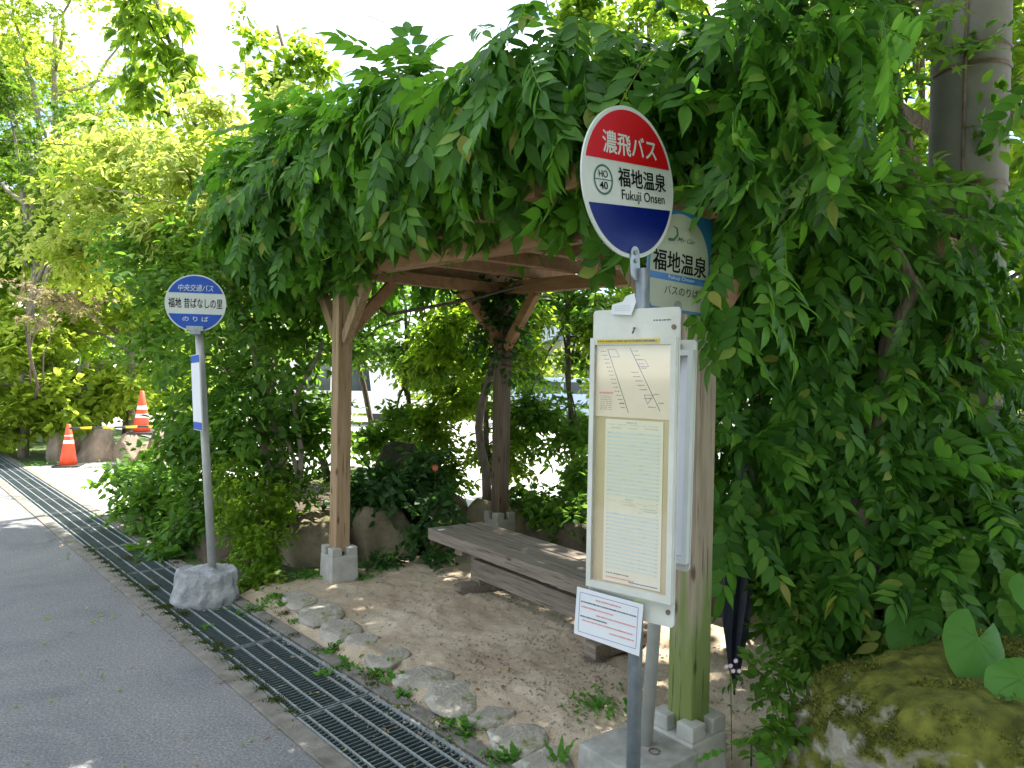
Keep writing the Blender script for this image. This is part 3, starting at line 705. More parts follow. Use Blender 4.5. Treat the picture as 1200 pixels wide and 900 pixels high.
for k in range(36):
    z = .572-k*.0122
    if 17 <= k <= 20: continue
    for (a, c) in ((-.094, -.030), (-.028, .026), (.028, .108)):
        f_ = st.bm.faces.new([st.bm.verts.new(q) for q in ((a, 0, z), (c, 0, z), (c, 0, z+.0062), (a, 0, z+.0062))])
st.build('stripe', M_stripe, tab, (0, -.0109, 0))['kind'] = 'stuff'
d = dashes([(-.094, .601, .108, .0016, .03), (-.02, .607, .02, .005, .006), (-.08, .590, -.04, .003, .006), (-.01, .590, .02, .003, .006), (.05, .592, .10, .003, .005),
            (-.02, .366, .01, .005, .006), (-.09, .360, .1, .0012, .05), (-.03, .350, .02, .003, .005), (.05, .345, .10, .003, .005), (.05, .338, .10, .003, .005)] +
           [(-.092, .572-k*.0122, -.086, .003, .003) for k in range(36)] + [(.098, .572-k*.0122, .104, .003, .003) for k in range(36)], None)
d.build('small_print', M_inkpale, tab, (0, -.0113, 0))
dashes([(-.09+.03*(k % 5)+.008*(k % 3), .575-k*.0122, -.075+.03*(k % 5), .0028, .003) for k in range(36)]+[(.03+.01*(k % 4), .575-k*.0122, .045+.01*(k % 4), .0028, .003) for k in range(0, 36, 2)]).build('small_print', M_inkpale, tab, (0, -.0114, 0))['kind'] = 'stuff'
dashes([(-.09, .128, .0, .0035, .006)]).build('footnote_print', M_ink, tab, (0, -.0113, 0))['kind'] = 'stuff'
dashes([(-.09, .114, .02, .0045, .005)]).build('red_print', M_inkred, tab, (0, -.0113, 0))
lb = MB(); line(lb, .0, .1115, .108, .1115, .003); lb.build('bottom_rule', M_frameblue, tab, (0, -.0113, 0))
mp_ = MB()
line(mp_, -.100, .840, -.013, .640, .0022); line(mp_, -.012, .842, .105, .650, .0022)
line(mp_, -.03, .670, -.048, .670, .0018)
mp_.build('route_diagram', M_ink, mapsheet, (0, -.0112, 0))
mp2 = MB()
for q in (((-.100, .838), (-.068, .838), (-.052, .815), (-.090, .815)), ((.010, .806), (.045, .806), (.060, .785), (.025, .785)), ((.045, .698), (.080, .698), (.080, .6981), (.058, .670))):
    for i in range(4): line(mp2, *q[i], *q[(i+1) % 4], .0015)
mp2.build('route_loop', M_purple, mapsheet, (0, -.0114, 0))
rows = []
for k in range(15):
    t = k/15; xa = -.100+.087*t; za = .832-.19*t; rows.append((xa-.026, za, xa-.006, .0022, .005))
for k in range(14):
    t = k/14; xa = -.012+.117*t; za = .832-.185*t
    rows.append((xa+.010, za, xa+.030, .0022, .005) if k in (0, 1, 2, 3, 4, 10, 12) else (xa-.036, za, xa-.008, .0022, .005))
rows += [(-.125, .690-.006*k, -.078, .0012, .012) for k in range(8)]
dashes(rows).build('small_print', M_ink, mapsheet, (0, -.0113, 0))
plate('red_heading', [(-.130, .698), (-.075, .698), (-.075, .704), (-.130, .704)], -.0113, -.0108, M_inkred, mapsheet)
yl = plate('yellow_label', [(-.135, .858), (.105, .858), (.105, .870), (-.135, .870)], -.0255, -.0241, M_yellow, bd)
dashes([(-.130, .861, .098, .0055, .006)]).build('small_print', M_ink, yl, (0, -.0258, 0))
dashes([(.07, .925, .135, .004, .007)]).build('small_print', M_ink, bd, (0, -.0046, 0))
for x, z in ((.145, .905), (.145, .045)):
    MB().tube([(x, -.004, z), (x, -.008, z)], .008, 10).build('screw', M_metalband, bd)
hk = MB().tube([(.0, -.004, .905), (.004, -.016, .905), (.006, -.02, .897), (.0, -.018, .888)], .003, 6).build('hook', M_metalband, bd)
plate('green_tape', [(.02, .048), (.055, .048), (.055, .060), (.02, .060)], -.0052, -.0044, flatmat('tape_green', (.55, .68, .25), .6), bd)
# clear cover pane
def glassmat():
    m, nd, lk, p = newmat('clear_cover')
    t = nd.new('ShaderNodeBsdfTransparent'); g_ = nd.new('ShaderNodeBsdfGlossy'); g_.inputs['Roughness'].default_value = .06
    ms = nd.new('ShaderNodeMixShader'); ms.inputs[0].default_value = .05
    lk.new(t.outputs[0], ms.inputs[1]); lk.new(g_.outputs[0], ms.inputs[2]); lk.new(ms.outputs[0], nd['Material Output'].inputs[0]); return m
M_cover = glassmat()
plate('cover_pane', [(-.145, .097), (.145, .097), (.145, .853), (-.145, .853)], -.0165, -.015, M_cover, bd)
# papers that hang on it
def board_point(x, y, z):
    return Vector((pole_xy.x, pole_xy.y, 0)) + BDM @ Vector((x, y, z))
nt_ = empty('notice_sheet', board_point(-.068, -.03, -.028), BA+math.radians(2), 'white paper notice in a blue border taped below the timetable frame', 'notice')
pp = plate('sheet', [(-.118, -.062), (.115, -.070), (.119, .092), (-.116, .092)], -.0014, 0, M_paper, nt_)
bo = MB()
for q in ((-.103, .078, .103, .078), (.103, .078, .103, -.05), (.103, -.05, -.103, -.05), (-.103, -.05, -.103, .078)): line(bo, *q, .0016)
bo.build('border', M_frameblue, nt_, (0, -.0022, 0))
dashes([(-.045, .062, .045, .005, .004), (-.095, .031, .02, .0045, .004), (-.04, .014, .098, .0045, .004), (-.09, -.012, .09, .0045, .004), (.01, -.030, .095, .0045, .004)]).build('red_print', M_inkred, nt_, (0, -.0022, 0))
dashes([(-.098, .047, .098, .0045, .0035), (-.098, .0, .0, .0045, .0035)]).build('small_print', M_ink, nt_, (0, -.0022, 0))
nt_.rotation_euler = (0, math.radians(2.5), BA+math.radians(2))
tn = empty('torn_note', board_point(-.03, -.012, .95), BA, 'crumpled white note taped to the top edge of the timetable board', 'note')
plate('sheet', [(-.052, .0), (.02, -.005), (.035, .035), (.028, .062), (.0, .055), (-.012, .038), (-.05, .03)], -.0012, 0, M_paper, tn)
dashes([(-.04, .01+.007*k, .015, .002, .006) for k in range(3)]).build('small_print', M_inkpale, tn, (0, -.0018, 0))

# ================================================================== REAR (LEANING) BUS STOP SIGN
b0 = at(757, 868, 2.68); t0 = at(791, 362, 2.47); b0.z = .2
S2 = empty('bus_stop_sign', (b0.x, b0.y, 0), 0, 'leaning bus stop sign behind the near one, cream arched plate on a concrete block', 'bus stop sign')
blk = MB().box((0, 0, .10), (.325, .325, .21), None, .008, .97).build('base_block', M_conc, S2, (-.035, -.03, 0), (0, 0, math.radians(38)))
tl = Vector((t0.x-b0.x, t0.y-b0.y, t0.z))
MB().tube([(0, 0, .19), tl+Vector((.0, 0, -.12))], .024, 16).build('pole', M_greypole, S2)
MB().tube([tl*.9+Vector((0, 0, .02)), tl+Vector((0, 0, .03))], .018, 16).build('pole_top', M_olive, S2)
loop = MB(); loop.tube([(math.cos(t*.5)*.02, math.sin(t*.5)*.02, 0) for t in range(13)], .003, 6); loop.build('wire_loop', M_metalband, S2, (.02, -.06, .208))
pm = MB()
pw, ph = .36, .395
pl = pm.prism(rrect(-pw/2, 0, pw/2, ph, .02), 0, .006).build('plate', M_bluetop, S2)
pl.matrix_local = Matrix.Translation(tl+Vector((.005, -.025, -.015))) @ Matrix.Rotation(math.radians(36), 4, 'Z') @ Matrix.Rotation(math.radians(2), 4, 'Y') @ Matrix.Scale(.88, 4)
arch = [(-pw/2+.012, .012+.02), (-pw/2+.03, .012), (pw/2-.03, .012), (pw/2-.012, .032)] + [((pw/2-.012)*math.cos(t), .20+(ph-.21)*math.sin(t)) for t in [math.pi*k/24 for k in range(25)]]
plate('cream_panel', arch, -.0015, .001, M_signcream, pl)
put_text('福地温泉', .0, -.0022, .192, .31, .082, M_black, pl, .03)
plate('blue_band', [(-pw/2+.014, .118), (pw/2-.014, .118), (pw/2-.014, .144), (-pw/2+.014, .144)], -.0021, -.0012, M_sky, pl)
put_text('Fukuji Onsen', .01, -.0026, .131, .15, .019, M_rim, pl, .0)
put_text('バスのりば', .015, -.0022, .083, .20, .034, M_black, pl, .008)
put_text('My Car', .03, -.0022, .283, .105, .022, M_green, pl, .01, shear=.4)
sw = MB(); sw.tube([(-.075, -.003, .275), (-.045, -.003, .278), (-.025, -.003, .300), (-.03, -.003, .325), (-.05, -.003, .330)], [.006, .005, .004, .003, .001], 6)
sw.build('logo_stroke', M_green, pl)
bk = MB().prism(rrect(-.02, -.03, .02, .045, .019, 6), -.006, 0).build('bracket', M_darkrock and M_gratebar, pl, (-.005, 0, 0))
MB().tube([(0, -.006, .02), (0, -.012, .02)], .007, 8).build('bolt', M_galv, bk)
b2 = MB().prism(rrect(-.14, 0, .14, .80, .015), -.004, .004).build('timetable_board', M_white, S2)
lean = math.atan2(tl.x, tl.z)
mid = tl*.5
b2.matrix_local = Matrix.Translation(Vector((tl.x*.52-.035, tl.y*.6-.03, .93))) @ Matrix.Rotation(lean*.8, 4, 'Y') @ Matrix.Rotation(math.radians(-38), 4, 'Z')
fr = MB()
for (a, b, c, d) in ((-.138, .03, -.12, .765), (.12, .03, .138, .765)): fr.prism([(a, b), (c, b), (c, d), (a, d)], -.03, -.0045)
for (a, b, c, d) in ((-.12, .03, .12, .05), (-.12, .745, .12, .765)): fr.prism([(a, b), (c, b), (c, d), (a, d)], -.0295, -.0045)
fr.build('frame', M_rim, b2)
plate('timetable_sheet', [(-.118, .052), (.118, .052), (.118, .743), (-.118, .743)], -.008, -.005, M_paper, b2)

# ================================================================== LEFT BUS STOP SIGN
lb_ = at(250, 664, 4.92); lt = at(233, 384, 4.92)
S3 = empty('bus_stop_sign', (lb_.x, lb_.y, 0), 0, 'far bus stop sign with a round blue and white disc on a rough stone base', 'bus stop sign')
lum = link('base_stone', rock_mesh((.25, .21, .28), 43, 5, 6, .15, .62), M_lump, S3, (-.04, .0, .03))
tp = Vector((lt.x-lb_.x, 0, lt.z))
MB().tube([(0, 0, .1), tp+Vector((0, 0, .02))], .028, 18).build('pole', M_greypole, S3)
R3 = .196
d3 = MB().prism(circle_pts(R3, 64), 0, .006).build('disc', M_rim, S3)
d3.matrix_local = Matrix.Translation(tp+Vector((-.006, -.04, .165))) @ Matrix.Rotation(math.radians(14), 4, 'Z')
r3 = R3-.009
plate('blue_field', disc_band(r3, .070, r3), -.0015, .001, M_cobalt, d3)
plate('blue_field', disc_band(r3, -r3, -.074), -.0015, .001, M_cobalt, d3)
put_text('中央交通バス', .0, -.0022, .105, .225, .048, M_rim, d3, .012, shear=.2)
put_text('福地 昔ばなしの里', .0, -.0012, .0, .345, .068, M_black, d3, .012)
put_text('の り ば', .0, -.0022, -.108, .165, .035, M_rim, d3, .014)
MB().box((0, -.012, -.175), (.11, .02, .035), None, .004).build('bracket', M_galv, d3)
MB().box((0, .01, -.20), (.075, .06, .03), None, .004).build('clamp', M_galv, d3)
n3 = at(231, 460, 4.85)
b3 = MB().prism(rrect(-.13, -.26, .13, .26, .01), -.004, .004).build('notice_board', M_white, S3)
b3.matrix_local = Matrix.Translation((n3.x-lb_.x-.01, n3.y-lb_.y+.02, n3.z)) @ Matrix.Rotation(math.radians(-3), 4, 'Y') @ Matrix.Rotation(math.radians(-54), 4, 'Z')
plate('blue_strip', [(-.125, .205), (.125, .205), (.125, .255), (-.125, .255)], -.0052, -.0042, M_cobalt, b3)
plate('blue_strip', [(-.125, -.255), (.125, -.255), (.125, -.205), (-.125, -.205)], -.0052, -.0042, M_cobalt, b3)
plate('sheet', [(-.12, -.20), (.12, -.20), (.12, .20), (-.12, .20)], -.0052, -.0042, M_paper, b3)

# ================================================================== UMBRELLA
um = at(862, 745, 3.1)
ue = empty('umbrella', (um.x, um.y, .02), 0, 'closed navy blue umbrella hanging point down beside the mossy post', 'umbrella')
def umb():
    bm = bmesh.new(); prof = [(.235, .008), (.28, .022), (.36, .036), (.48, .056), (.62, .068), (.74, .064), (.84, .042), (.90, .02)]
    rings = []
    for z, r in prof:
        rings.append([bm.verts.new(((r*(1.0 if k % 2 else .62))*math.cos(2*math.pi*k/16+z*1.2), (r*(1.0 if k % 2 else .62))*math.sin(2*math.pi*k/16+z*1.2), z)) for k in range(16)])
    for i in range(len(rings)-1):
        for k in range(16): bm.faces.new((rings[i][k], rings[i][(k+1) % 16], rings[i+1][(k+1) % 16], rings[i+1][k]))
    bm.faces.new(rings[0][::-1]); bm.faces.new(rings[-1])
    me = bpy.data.meshes.new('canopy'); bm.to_mesh(me); bm.free(); return me
link('canopy', umb(), M_umb, ue)
MB().tube([(0, 0, .19), (0, 0, .24)], .005, 8).build('ferrule', M_rubber, ue)
MB().tube([(0, 0, .9), (0, 0, 1.1), (.012, 0, 1.17), (.035, 0, 1.2), (.058, 0, 1.17), (.06, 0, 1.13)], .009, 8).build('handle', M_rubber, ue)

# ================================================================== BOULDERS AND ROCKS
def rock(name, label, cat, c, size, mat, seed, sub=4, cuts=7, rough=.1, rot=0, squash=0):
    o = link(name, rock_mesh(size, seed, sub, cuts, rough, squash), mat, None, c, (0, 0, rot)); return tag(o, label, cat)
def boulder_mesh(size, e=4.2):
    bm = bmesh.new(); bmesh.ops.create_icosphere(bm, subdivisions=6, radius=1)
    for v in bm.verts:
        p = v.co.copy(); k = (abs(p.x)**e+abs(p.y)**e+abs(p.z)**e)**(-1/e); q = p*k
        q *= 1+.10*noise.fractal(p*1.2+Vector((4, 2, 9)), 1, 2, 3)+.035*noise.fractal(q*5, 1, 2, 5)
        q.x += .10*q.z*(1 if q.x < 0 else -.3); q.z -= .10*q.x
        r_ = abs(noise.noise(q*Vector((3.1, 3.1, 6)).x*.9)); q *= 1-.03*max(0, .12-r_)/.12
        v.co = Vector((q.x*size[0], q.y*size[1], q.z*size[2]))+v.normal*.006*noise.fractal(q*22, 1, 2, 4)
    for f in bm.faces: f.smooth = True
    me = bpy.data.meshes.new('boulder'); bm.to_mesh(me); bm.free(); return me
bo_ = link('boulder', boulder_mesh((.72, .42, .50)), M_boulder, None, (1.76, 2.44, .125), (0, 0, .10))
def tufts(o, n, L, mat, name, zmin=.25, thr=.0, seed=3):
    me = o.data; k = len(me.vertices); co = np.zeros(k*3); no = np.zeros(k*3); me.vertices.foreach_get('co', co); me.vertices.foreach_get('normal', no)
    co = co.reshape(-1, 3); no = no.reshape(-1, 3)
    idx = np.nonzero(no[:, 2] > zmin)[0]; idx = idx[[noise.noise(Vector(co[i])*7) > thr for i in idx]]
    idx = rng.choice(idx, n); P = co[idx]+rng.normal(size=(n, 3))*.006; N0 = no[idx]
    D = N0*.7+rng.normal(size=(n, 3))*.7; Ls = L*(.4+rng.random(n))
    t = link(name, scatter_mesh(name, T_DIA, P, D, rng.normal(size=(n, 3)), Ls, Ls*.35), mat, o); t['kind'] = 'stuff'
M_mossblade = leafmat('moss_blade', [(0, (.06, .07, .012)), (.8, (.15, .16, .026)), (1, (.26, .24, .06))], .25, (.16, .2, .03), rough=.9)
tufts(bo_, 22000, .013, M_mossblade, 'moss', .35, .0)
tag(bo_, 'large mossy boulder with grey lichen patches in the near right corner', 'boulder')
rw = empty('rockery_wall', (0, 0, 0), 0, 'low wall of big brown rocks holding the planted bed behind the bench', 'rockery wall')
def ws(px0, px1, ptop, Y, seed, depth=.28, mat=M_rockery, squash=.78, h=None, parent=rw):
    a = at(px0, ptop, Y); b = at(px1, ptop, Y); c = (a+b)/2; wdt = (b-a).length/2; hh = h or a.z
    return link('stone', rock_mesh((wdt*1.18, depth, hh*1.2), seed, 4, 9, .09, squash), mat, parent, (c.x, c.y+depth*.5, hh*.02), (0, 0, random.uniform(-.15, .15)))
ws(328, 400, 600, 5.95, 51); ws(408, 492, 594, 6.1, 52); ws(496, 560, 588, 6.35, 53); ws(545, 640, 584, 6.35, 54); ws(632, 700, 592, 6.1, 55); ws(700, 780, 604, 5.6, 56); ws(790, 900, 600, 5.2, 57, h=.4)
ws(900, 1010, 620, 4.9, 58, h=.4)
# planted bed behind
bed = []
def bedh(x, y):
    p = Vector((x, y, 0)); return .33+.08*noise.fractal(p*1.3, 1, 2, 4)
def bedsheet(name, pts, n=(30, 20), base=.33):
    (x0, y0), (x1, y1), (x2, y2), (x3, y3) = pts
    def f(u, v):
        ax = x0+(x1-x0)*u; ay = y0+(y1-y0)*u; bx = x3+(x2-x3)*u; by = y3+(y2-y3)*u
        return ax+(bx-ax)*v, ay+(by-ay)*v
    def h(x, y): return bedh(x, y)-.33+base
    o = sheet(name, f, n[0], n[1], h, M_soil)
    # drop the rim to the ground
    k = 0
    for j in range(n[1]+1):
        for i in range(n[0]+1):
            if i in (0, n[0]) or j in (0, n[1]): o.data.vertices[k].co.z = -.03
            k += 1
    return o
bedsheet('planting_bed', [tuple(R(2.15, 8.3))[:2], tuple(R(2.12, 5.9))[:2], tuple(Q(3.75, 1.5))[:2], tuple(R(4.95, 8.3))[:2]])
bedsheet('planting_bed', [tuple(Q(4.0, 1.65))[:2], tuple(Q(-.3, 1.65))[:2], tuple(Q(-.3, 2.6))[:2], tuple(Q(4.0, 2.6))[:2]])
bedsheet('planting_bed', [tuple(Q(-.9, 1.0))[:2], tuple(Q(-1.6, .55))[:2], tuple(Q(-1.4, 4.5))[:2], tuple(Q(-.3, 4.5))[:2]], base=.15)
rock('garden_rock', 'dark stump-like rock silhouetted on the bed behind the left post', 'rock', tuple(at(470, 545, 7.0)), (.24, .22, .30), M_darkrock, 61, 4, 6, .12, 0, .8)
rock('garden_rock', 'low flat dark rock spreading at the foot of the stump-like rock', 'rock', tuple(at(447, 570, 6.8)), (.36, .25, .16), M_darkrock, 62, 4, 6, .12, 0, .8)
# far stone wall with cone
fw = empty('stone_wall', (0, 0, 0), 0, 'short wall of trapezoid brown stones under the far shrubs', 'stone wall')
for i, (a, b, t) in enumerate(((52, 88, 512), (89, 130, 508), (131, 160, 511), (158, 174, 524), (172, 193, 507))):
    ws(a, b, t-3, 12.0, 70+i, .3, M_wallstone, .86, h=at(a, t, 12.0).z*1.12, parent=fw)

# ================================================================== CONES, BAR
def cone(loc, h, label, stripes):
    e = empty('traffic_cone', loc, .3, label, 'traffic cone', 'traffic cones by the drive')
    r0, r1 = .135*h/.7, .028*h/.7
    MB().tube([(0, 0, .03), (0, 0, h-.01), (0, 0, h)], [r0, r1+.004, r1*.6], 24).build('body', M_cone, e)
    for a, b in stripes:
        f = lambda z: r0+(r1-r0)*(z-.03)/(h-.04)+.003
        MB().tube([(0, 0, a*h), (0, 0, b*h)], [f(a*h), f(b*h)], 24, False).build('stripe', M_conewhite, e)
    MB().box((0, 0, .018), (.38*h/.7, .38*h/.7, .035), None, .008).build('base', M_rubber, e)
    return e
c1 = ground(80, 547)
cone((c1.x, c1.y, 0), .68, 'orange traffic cone with two white bands standing on the ground by the drain', ((.55, .63), (.72, .80)))
c2 = at(175, 507, 12.1)
cone(tuple(c2-Vector((0, .25, 0))), .72, 'taller orange traffic cone with three white bands up on the stone wall end', ((.38, .47), (.57, .66), (.76, .84)))
br0 = at(82, 502, 11.1); br1 = at(300, 497, 10.6)
bar = empty('barrier_bar', tuple(br0), 0, 'yellow and black striped barrier bar reaching right from the cone top', 'barrier bar')
for k in range(16):
    p0 = (br1-br0)*(k/16); p1 = (br1-br0)*((k+1)/16)
    MB().tube([p0, p1], .018, 10).build('yellow_band' if k % 2 else 'black_band', M_baryellow if k % 2 else M_barblack, bar)
# ================================================================== UTILITY POLE and cables
up = at(1127, 450, 3.75)
ut = empty('utility_pole', (up.x, up.y, 0), 0, 'grey concrete utility pole with two metal bands behind the wisteria at right', 'utility pole')
MB().tube([(0, 0, -.05), (0, 0, 4), (0, 0, 9)], [.185, .178, .16], 36).build('shaft', M_utility, ut)
for py, t_ in ((88, .010), (66, .006)):
    z = at(1127, py, 3.75).z
    MB().tube([(0, 0, z-t_), (0, 0, z+t_)], .186, 36, False).build('band', M_metalband, ut)
MB().tube([(0, 0, 1.9+.7), (0, 0, 2.62)], .186, 36, False).build('band', M_metalband, ut)
q = at(1086, 22, 3.6)
plate('tag_plate', [(-.025, -.045), (.025, -.045), (.025, .045), (-.025, .045)], -.003, .0, M_rim, ut, (q.x-up.x, q.y-up.y, q.z))
MB().tube([(-.12, -.15, 0), (-.12, -.15, 3.2), (-.11, -.15, 6)], .008, 6).build('conduit', M_metalband, ut)
def cable(p0, p1, sag, label, r=.006):
    pts = [p0.lerp(p1, k/24)-Vector((0, 0, sag*4*(k/24)*(1-k/24))) for k in range(25)]
    o = MB().tube([p-p0 for p in pts], r, 6).build('overhead_cable', M_wire, None, tuple(p0)); tag(o, label, 'cable', 'thin overhead cables')
cable(at(-60, 158, 14), at(760, 150, 8), .25, 'upper of two thin black cables crossing the left treetops', .012)
cable(at(-60, 168, 14), at(760, 160, 8), .3, 'lower of two thin black cables crossing the left treetops', .010)

# ================================================================== WISTERIA
wi = empty('wisteria_vine', tuple(Q(1.6, .8, 0)), 0, 'dense green wisteria covering the pergola roof and hanging over its front and right end', 'vine')
wl = np.array(wi.location)
PP, DD, NN = [], [], []
def shell(c, rad, n, out=(0, 0, 0), droop=1.0, cam_only=True):
    c = np.array(c); rad = np.array(rad)
    u = unit(n); view = np.array([0, 0, 1.6])-c; view = view/np.linalg.norm(view)
    keep = (u@view > -.35) if cam_only else np.ones(n, bool)
    u = u[keep]; m = len(u)
    r = (.80+.32*rng.random(m))[:, None]*(1+.12*np.sin(u[:, :1]*8+c[0]*5)+.12*np.sin(u[:, 2:]*7+c[1]*3))
    P = c+u*rad*r
    nrm = u/rad; nrm /= np.linalg.norm(nrm, axis=1, keepdims=True)
    side = np.cross(nrm, [0, 0, 1.]); side /= np.linalg.norm(side, axis=1, keepdims=True)+1e-6
    D = nrm*.55+rng.normal(size=(m, 3))*.28+side*rng.normal(size=(m, 1))*.45
    D[:, 2] -= droop*(.35+.65*np.clip(1-nrm[:, 2], 0, 1))
    up_ = nrm[:, 2:3] > .6
    D = np.where(up_, D*np.array([1, 1, .3])+np.array([0, 0, .25])*rng.random((m, 1)), D)
    N = nrm*1.0+np.array([0, 0, .45])+rng.normal(size=(m, 3))*.22
    PP.append(P); DD.append(D); NN.append(N)
def Qt(a, b, z): p = Q(a, b, z); return (p.x, p.y, p.z)
# front hedge hanging over the front beam
for k in range(19):
    a = -.75+k*.27; j = .06*math.sin(k*2.1)
    if a < .2: z, rz = 2.80, .42
    else: z, rz = 2.86+.06*a, .37
    shell(Qt(a, -.20+j, z+j-(.07 if a > 2.6 else 0)), (.42, .42, rz+(.05 if a > 2.6 else 0)), 250, droop=.95)
# top and depth of the roof
for k in range(10):
    for m_ in range(3):
        a = -.6+k*.52; shell(Qt(a, .35+m_*.6, 2.90+.03*m_+.03*k), (.45, .45, .32), 70)
# left end of the roof
for a, b, z, rr in ((3.75, -.25, 2.72, .42), (4.25, -.2, 2.85, .42), (4.3, .4, 2.9, .45), (4.2, 1.1, 2.9, .5), (4.6, .1, 2.75, .38)): shell(Qt(a, b, z), (rr, rr, rr*.9), 130)
# right hand curtain from beam to ground
cur = [(960, 120, 3.2, .45, .4), (1040, 190, 3.3, .40, .42), (880, 200, 3.05, .30, .35), (930, 300, 3.1, .36, .34), (1010, 320, 3.25, .42, .4), (870, 330, 3.05, .20, .24), (1080, 280, 3.3, .34, .35),
       (900, 430, 3.15, .27, .30), (960, 470, 3.2, .34, .34), (1040, 460, 3.3, .38, .4), (1100, 420, 3.4, .34, .4), (880, 560, 3.2, .17, .26), (930, 600, 3.25, .26, .28), (1000, 610, 3.2, .34, .32),
       (1070, 590, 3.25, .36, .36), (1130, 520, 3.3, .3, .4), (960, 690, 3.05, .20, .22), (1010, 700, 3.0, .26, .25), (1080, 680, 3.05, .32, .26), (1150, 640, 3.1, .3, .3), (970, 760, 2.95, .15, .16), (875, 640, 3.3, .13, .18), (876, 290, 2.40, .09, .2), (890, 180, 2.45, .14, .2), (862, 560, 2.95, .12, .2), (866, 640, 2.95, .10, .14),
       (820, 90, 2.9, .3, .3), (860, 150, 2.9, .3, .3), (790, 70, 3.1, .25, .25), (1160, 330, 3.4, .2, .4), (1180, 560, 3.4, .25, .4)]
for px, py, Y, rr, rz in cur:
    p = at(px, py, Y+.12); shell(tuple(p), (rr, rr*.8, rz), int((1000 if px < 960 else 720)*rr*(rr+rz)), droop=.75)
WP = np.concatenate(PP); WD = np.concatenate(DD); WN = np.concatenate(NN)
# keep the sign faces readable: no leaf between the camera and the plates
CMI = np.array(CM.inverted())
def project(P):
    h = np.c_[P, np.ones(len(P))]@CMI.T; return 600-F*h[:, 0]/h[:, 2], 450+F*h[:, 1]/h[:, 2], -h[:, 2]
px, py, dz = project(WP)
ra = (WP[:, :2]-np.array([PA.x, PA.y]))@np.array([E1.x, E1.y])
ok = (WP[:, 2] > .12) & (dz > np.where(px > 822, 2.25, 2.45))
ok &= ~((ra > -.1) & (WP[:, 2] > 2.93+.14*np.minimum(ra, 3)+.06*np.sin(ra*5)))
ok &= ~((np.abs(px-735) < 75) & (np.abs(py-250) < 150) & (dz < 2.62))
ok &= ~((px < 850) & (py < 345) & (dz < 2.62) & (px > 650))
ok &= ~((px > 745) & (px < 800) & (py > 250) & (py < 370) & (dz < 3.0))
ok &= ~((px < 842) & (px > 700) & (py > 345))
ok &= ~((px > 1040) & (px < 1200) & (py < 225) & (rng.random(len(px)) < .98))
ok &= ~((px > 1020) & (py < 500) & (rng.random(len(px)) < .35))
ok &= ~((px < 700) & (py > 330+(px-540)*-.02) & (px > 380) & (dz < 6))
ok &= ~((px < 900) & (py > 690)); ok &= ~((px > 832) & (px < 893) & (py > 635)); ok &= ~((px > 905) & (px < 1200) & (py > 770))
WP, WD, WN, px, py, dz = WP[ok], WD[ok], WN[ok], px[ok], py[ok], dz[ok]
Lsz = (.62+.55*rng.random(len(WP)))*np.where(px > 860, .82, 1.0)
# the leaves that show largest are parts of their own
inview = (px > -20) & (px < 1220) & (py > -20) & (py < 920)
score = Lsz/dz*inview
order = np.argsort(-score)
top = set(order[:290].tolist())
cmesh = []
for i, T in enumerate(COMPS):
    me = bpy.data.meshes.new('leaf'); me.from_pydata([tuple(v) for v in T[0]], [], [tuple(f) for f in T[1]]); me.materials.append(L_wist); me.polygons.foreach_set('use_smooth', np.ones(len(me.polygons), bool)); me.update(); cmesh.append(me)
X_, D_, Z_ = frames(WD, WN)
for i in order[:290]:
    m = Matrix(((X_[i][0], D_[i][0], Z_[i][0], WP[i][0]-wl[0]), (X_[i][1], D_[i][1], Z_[i][1], WP[i][1]-wl[1]), (X_[i][2], D_[i][2], Z_[i][2], WP[i][2]-wl[2]), (0, 0, 0, 1))) @ Matrix.Scale(float(Lsz[i]), 4)
    o = link('leaf', cmesh[i % 3], None, wi); o.matrix_local = m
rest = order[290:]
for i in range(3):
    s_ = rest[i::3]
    o = link('leaf_mass', scatter_mesh('leaf_mass', COMPS[i], WP[s_]-wl, WD[s_], WN[s_], Lsz[s_]), L_wist, wi); o['kind'] = 'stuff'
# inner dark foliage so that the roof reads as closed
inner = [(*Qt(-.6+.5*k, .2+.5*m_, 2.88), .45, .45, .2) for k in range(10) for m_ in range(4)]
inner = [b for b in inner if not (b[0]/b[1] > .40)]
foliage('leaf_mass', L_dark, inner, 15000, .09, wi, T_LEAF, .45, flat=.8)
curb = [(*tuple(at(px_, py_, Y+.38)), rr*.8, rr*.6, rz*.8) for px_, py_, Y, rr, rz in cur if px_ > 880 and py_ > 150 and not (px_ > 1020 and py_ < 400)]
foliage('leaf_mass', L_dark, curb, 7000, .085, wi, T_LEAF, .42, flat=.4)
vs_ = []
for a, b, zz in ((-.1, 1.4, 0), (3.5, 1.55, .3), (-.35, .9, 0)):
    vs_.append(([Q(a, b, zz), Q(a+.12, b-.05, 1.1), Q(a-.08, b+.05, 2.0), Q(a+.3, b-.4, 2.75), Q(a+1.2, b-.8, 2.9)], .045, .018))
vs_.append(([at(940, 640, 3.6), at(930, 480, 3.55), at(945, 380, 3.5), at(930, 240, 3.4)], .018, .011))
vs_.append(([at(1000, 620, 3.6), at(1010, 500, 3.6), at(990, 380, 3.5), at(1000, 240, 3.4)], .016, .010))
vs_.append(([Q(3.6, .2, 2.72), Q(3.9, 0, 2.45), Q(3.2, .4, 2.05), Q(2.6, 1.2, 2.3)], .018, .012))
stems(wi, vs_, M_bark, 'stem')
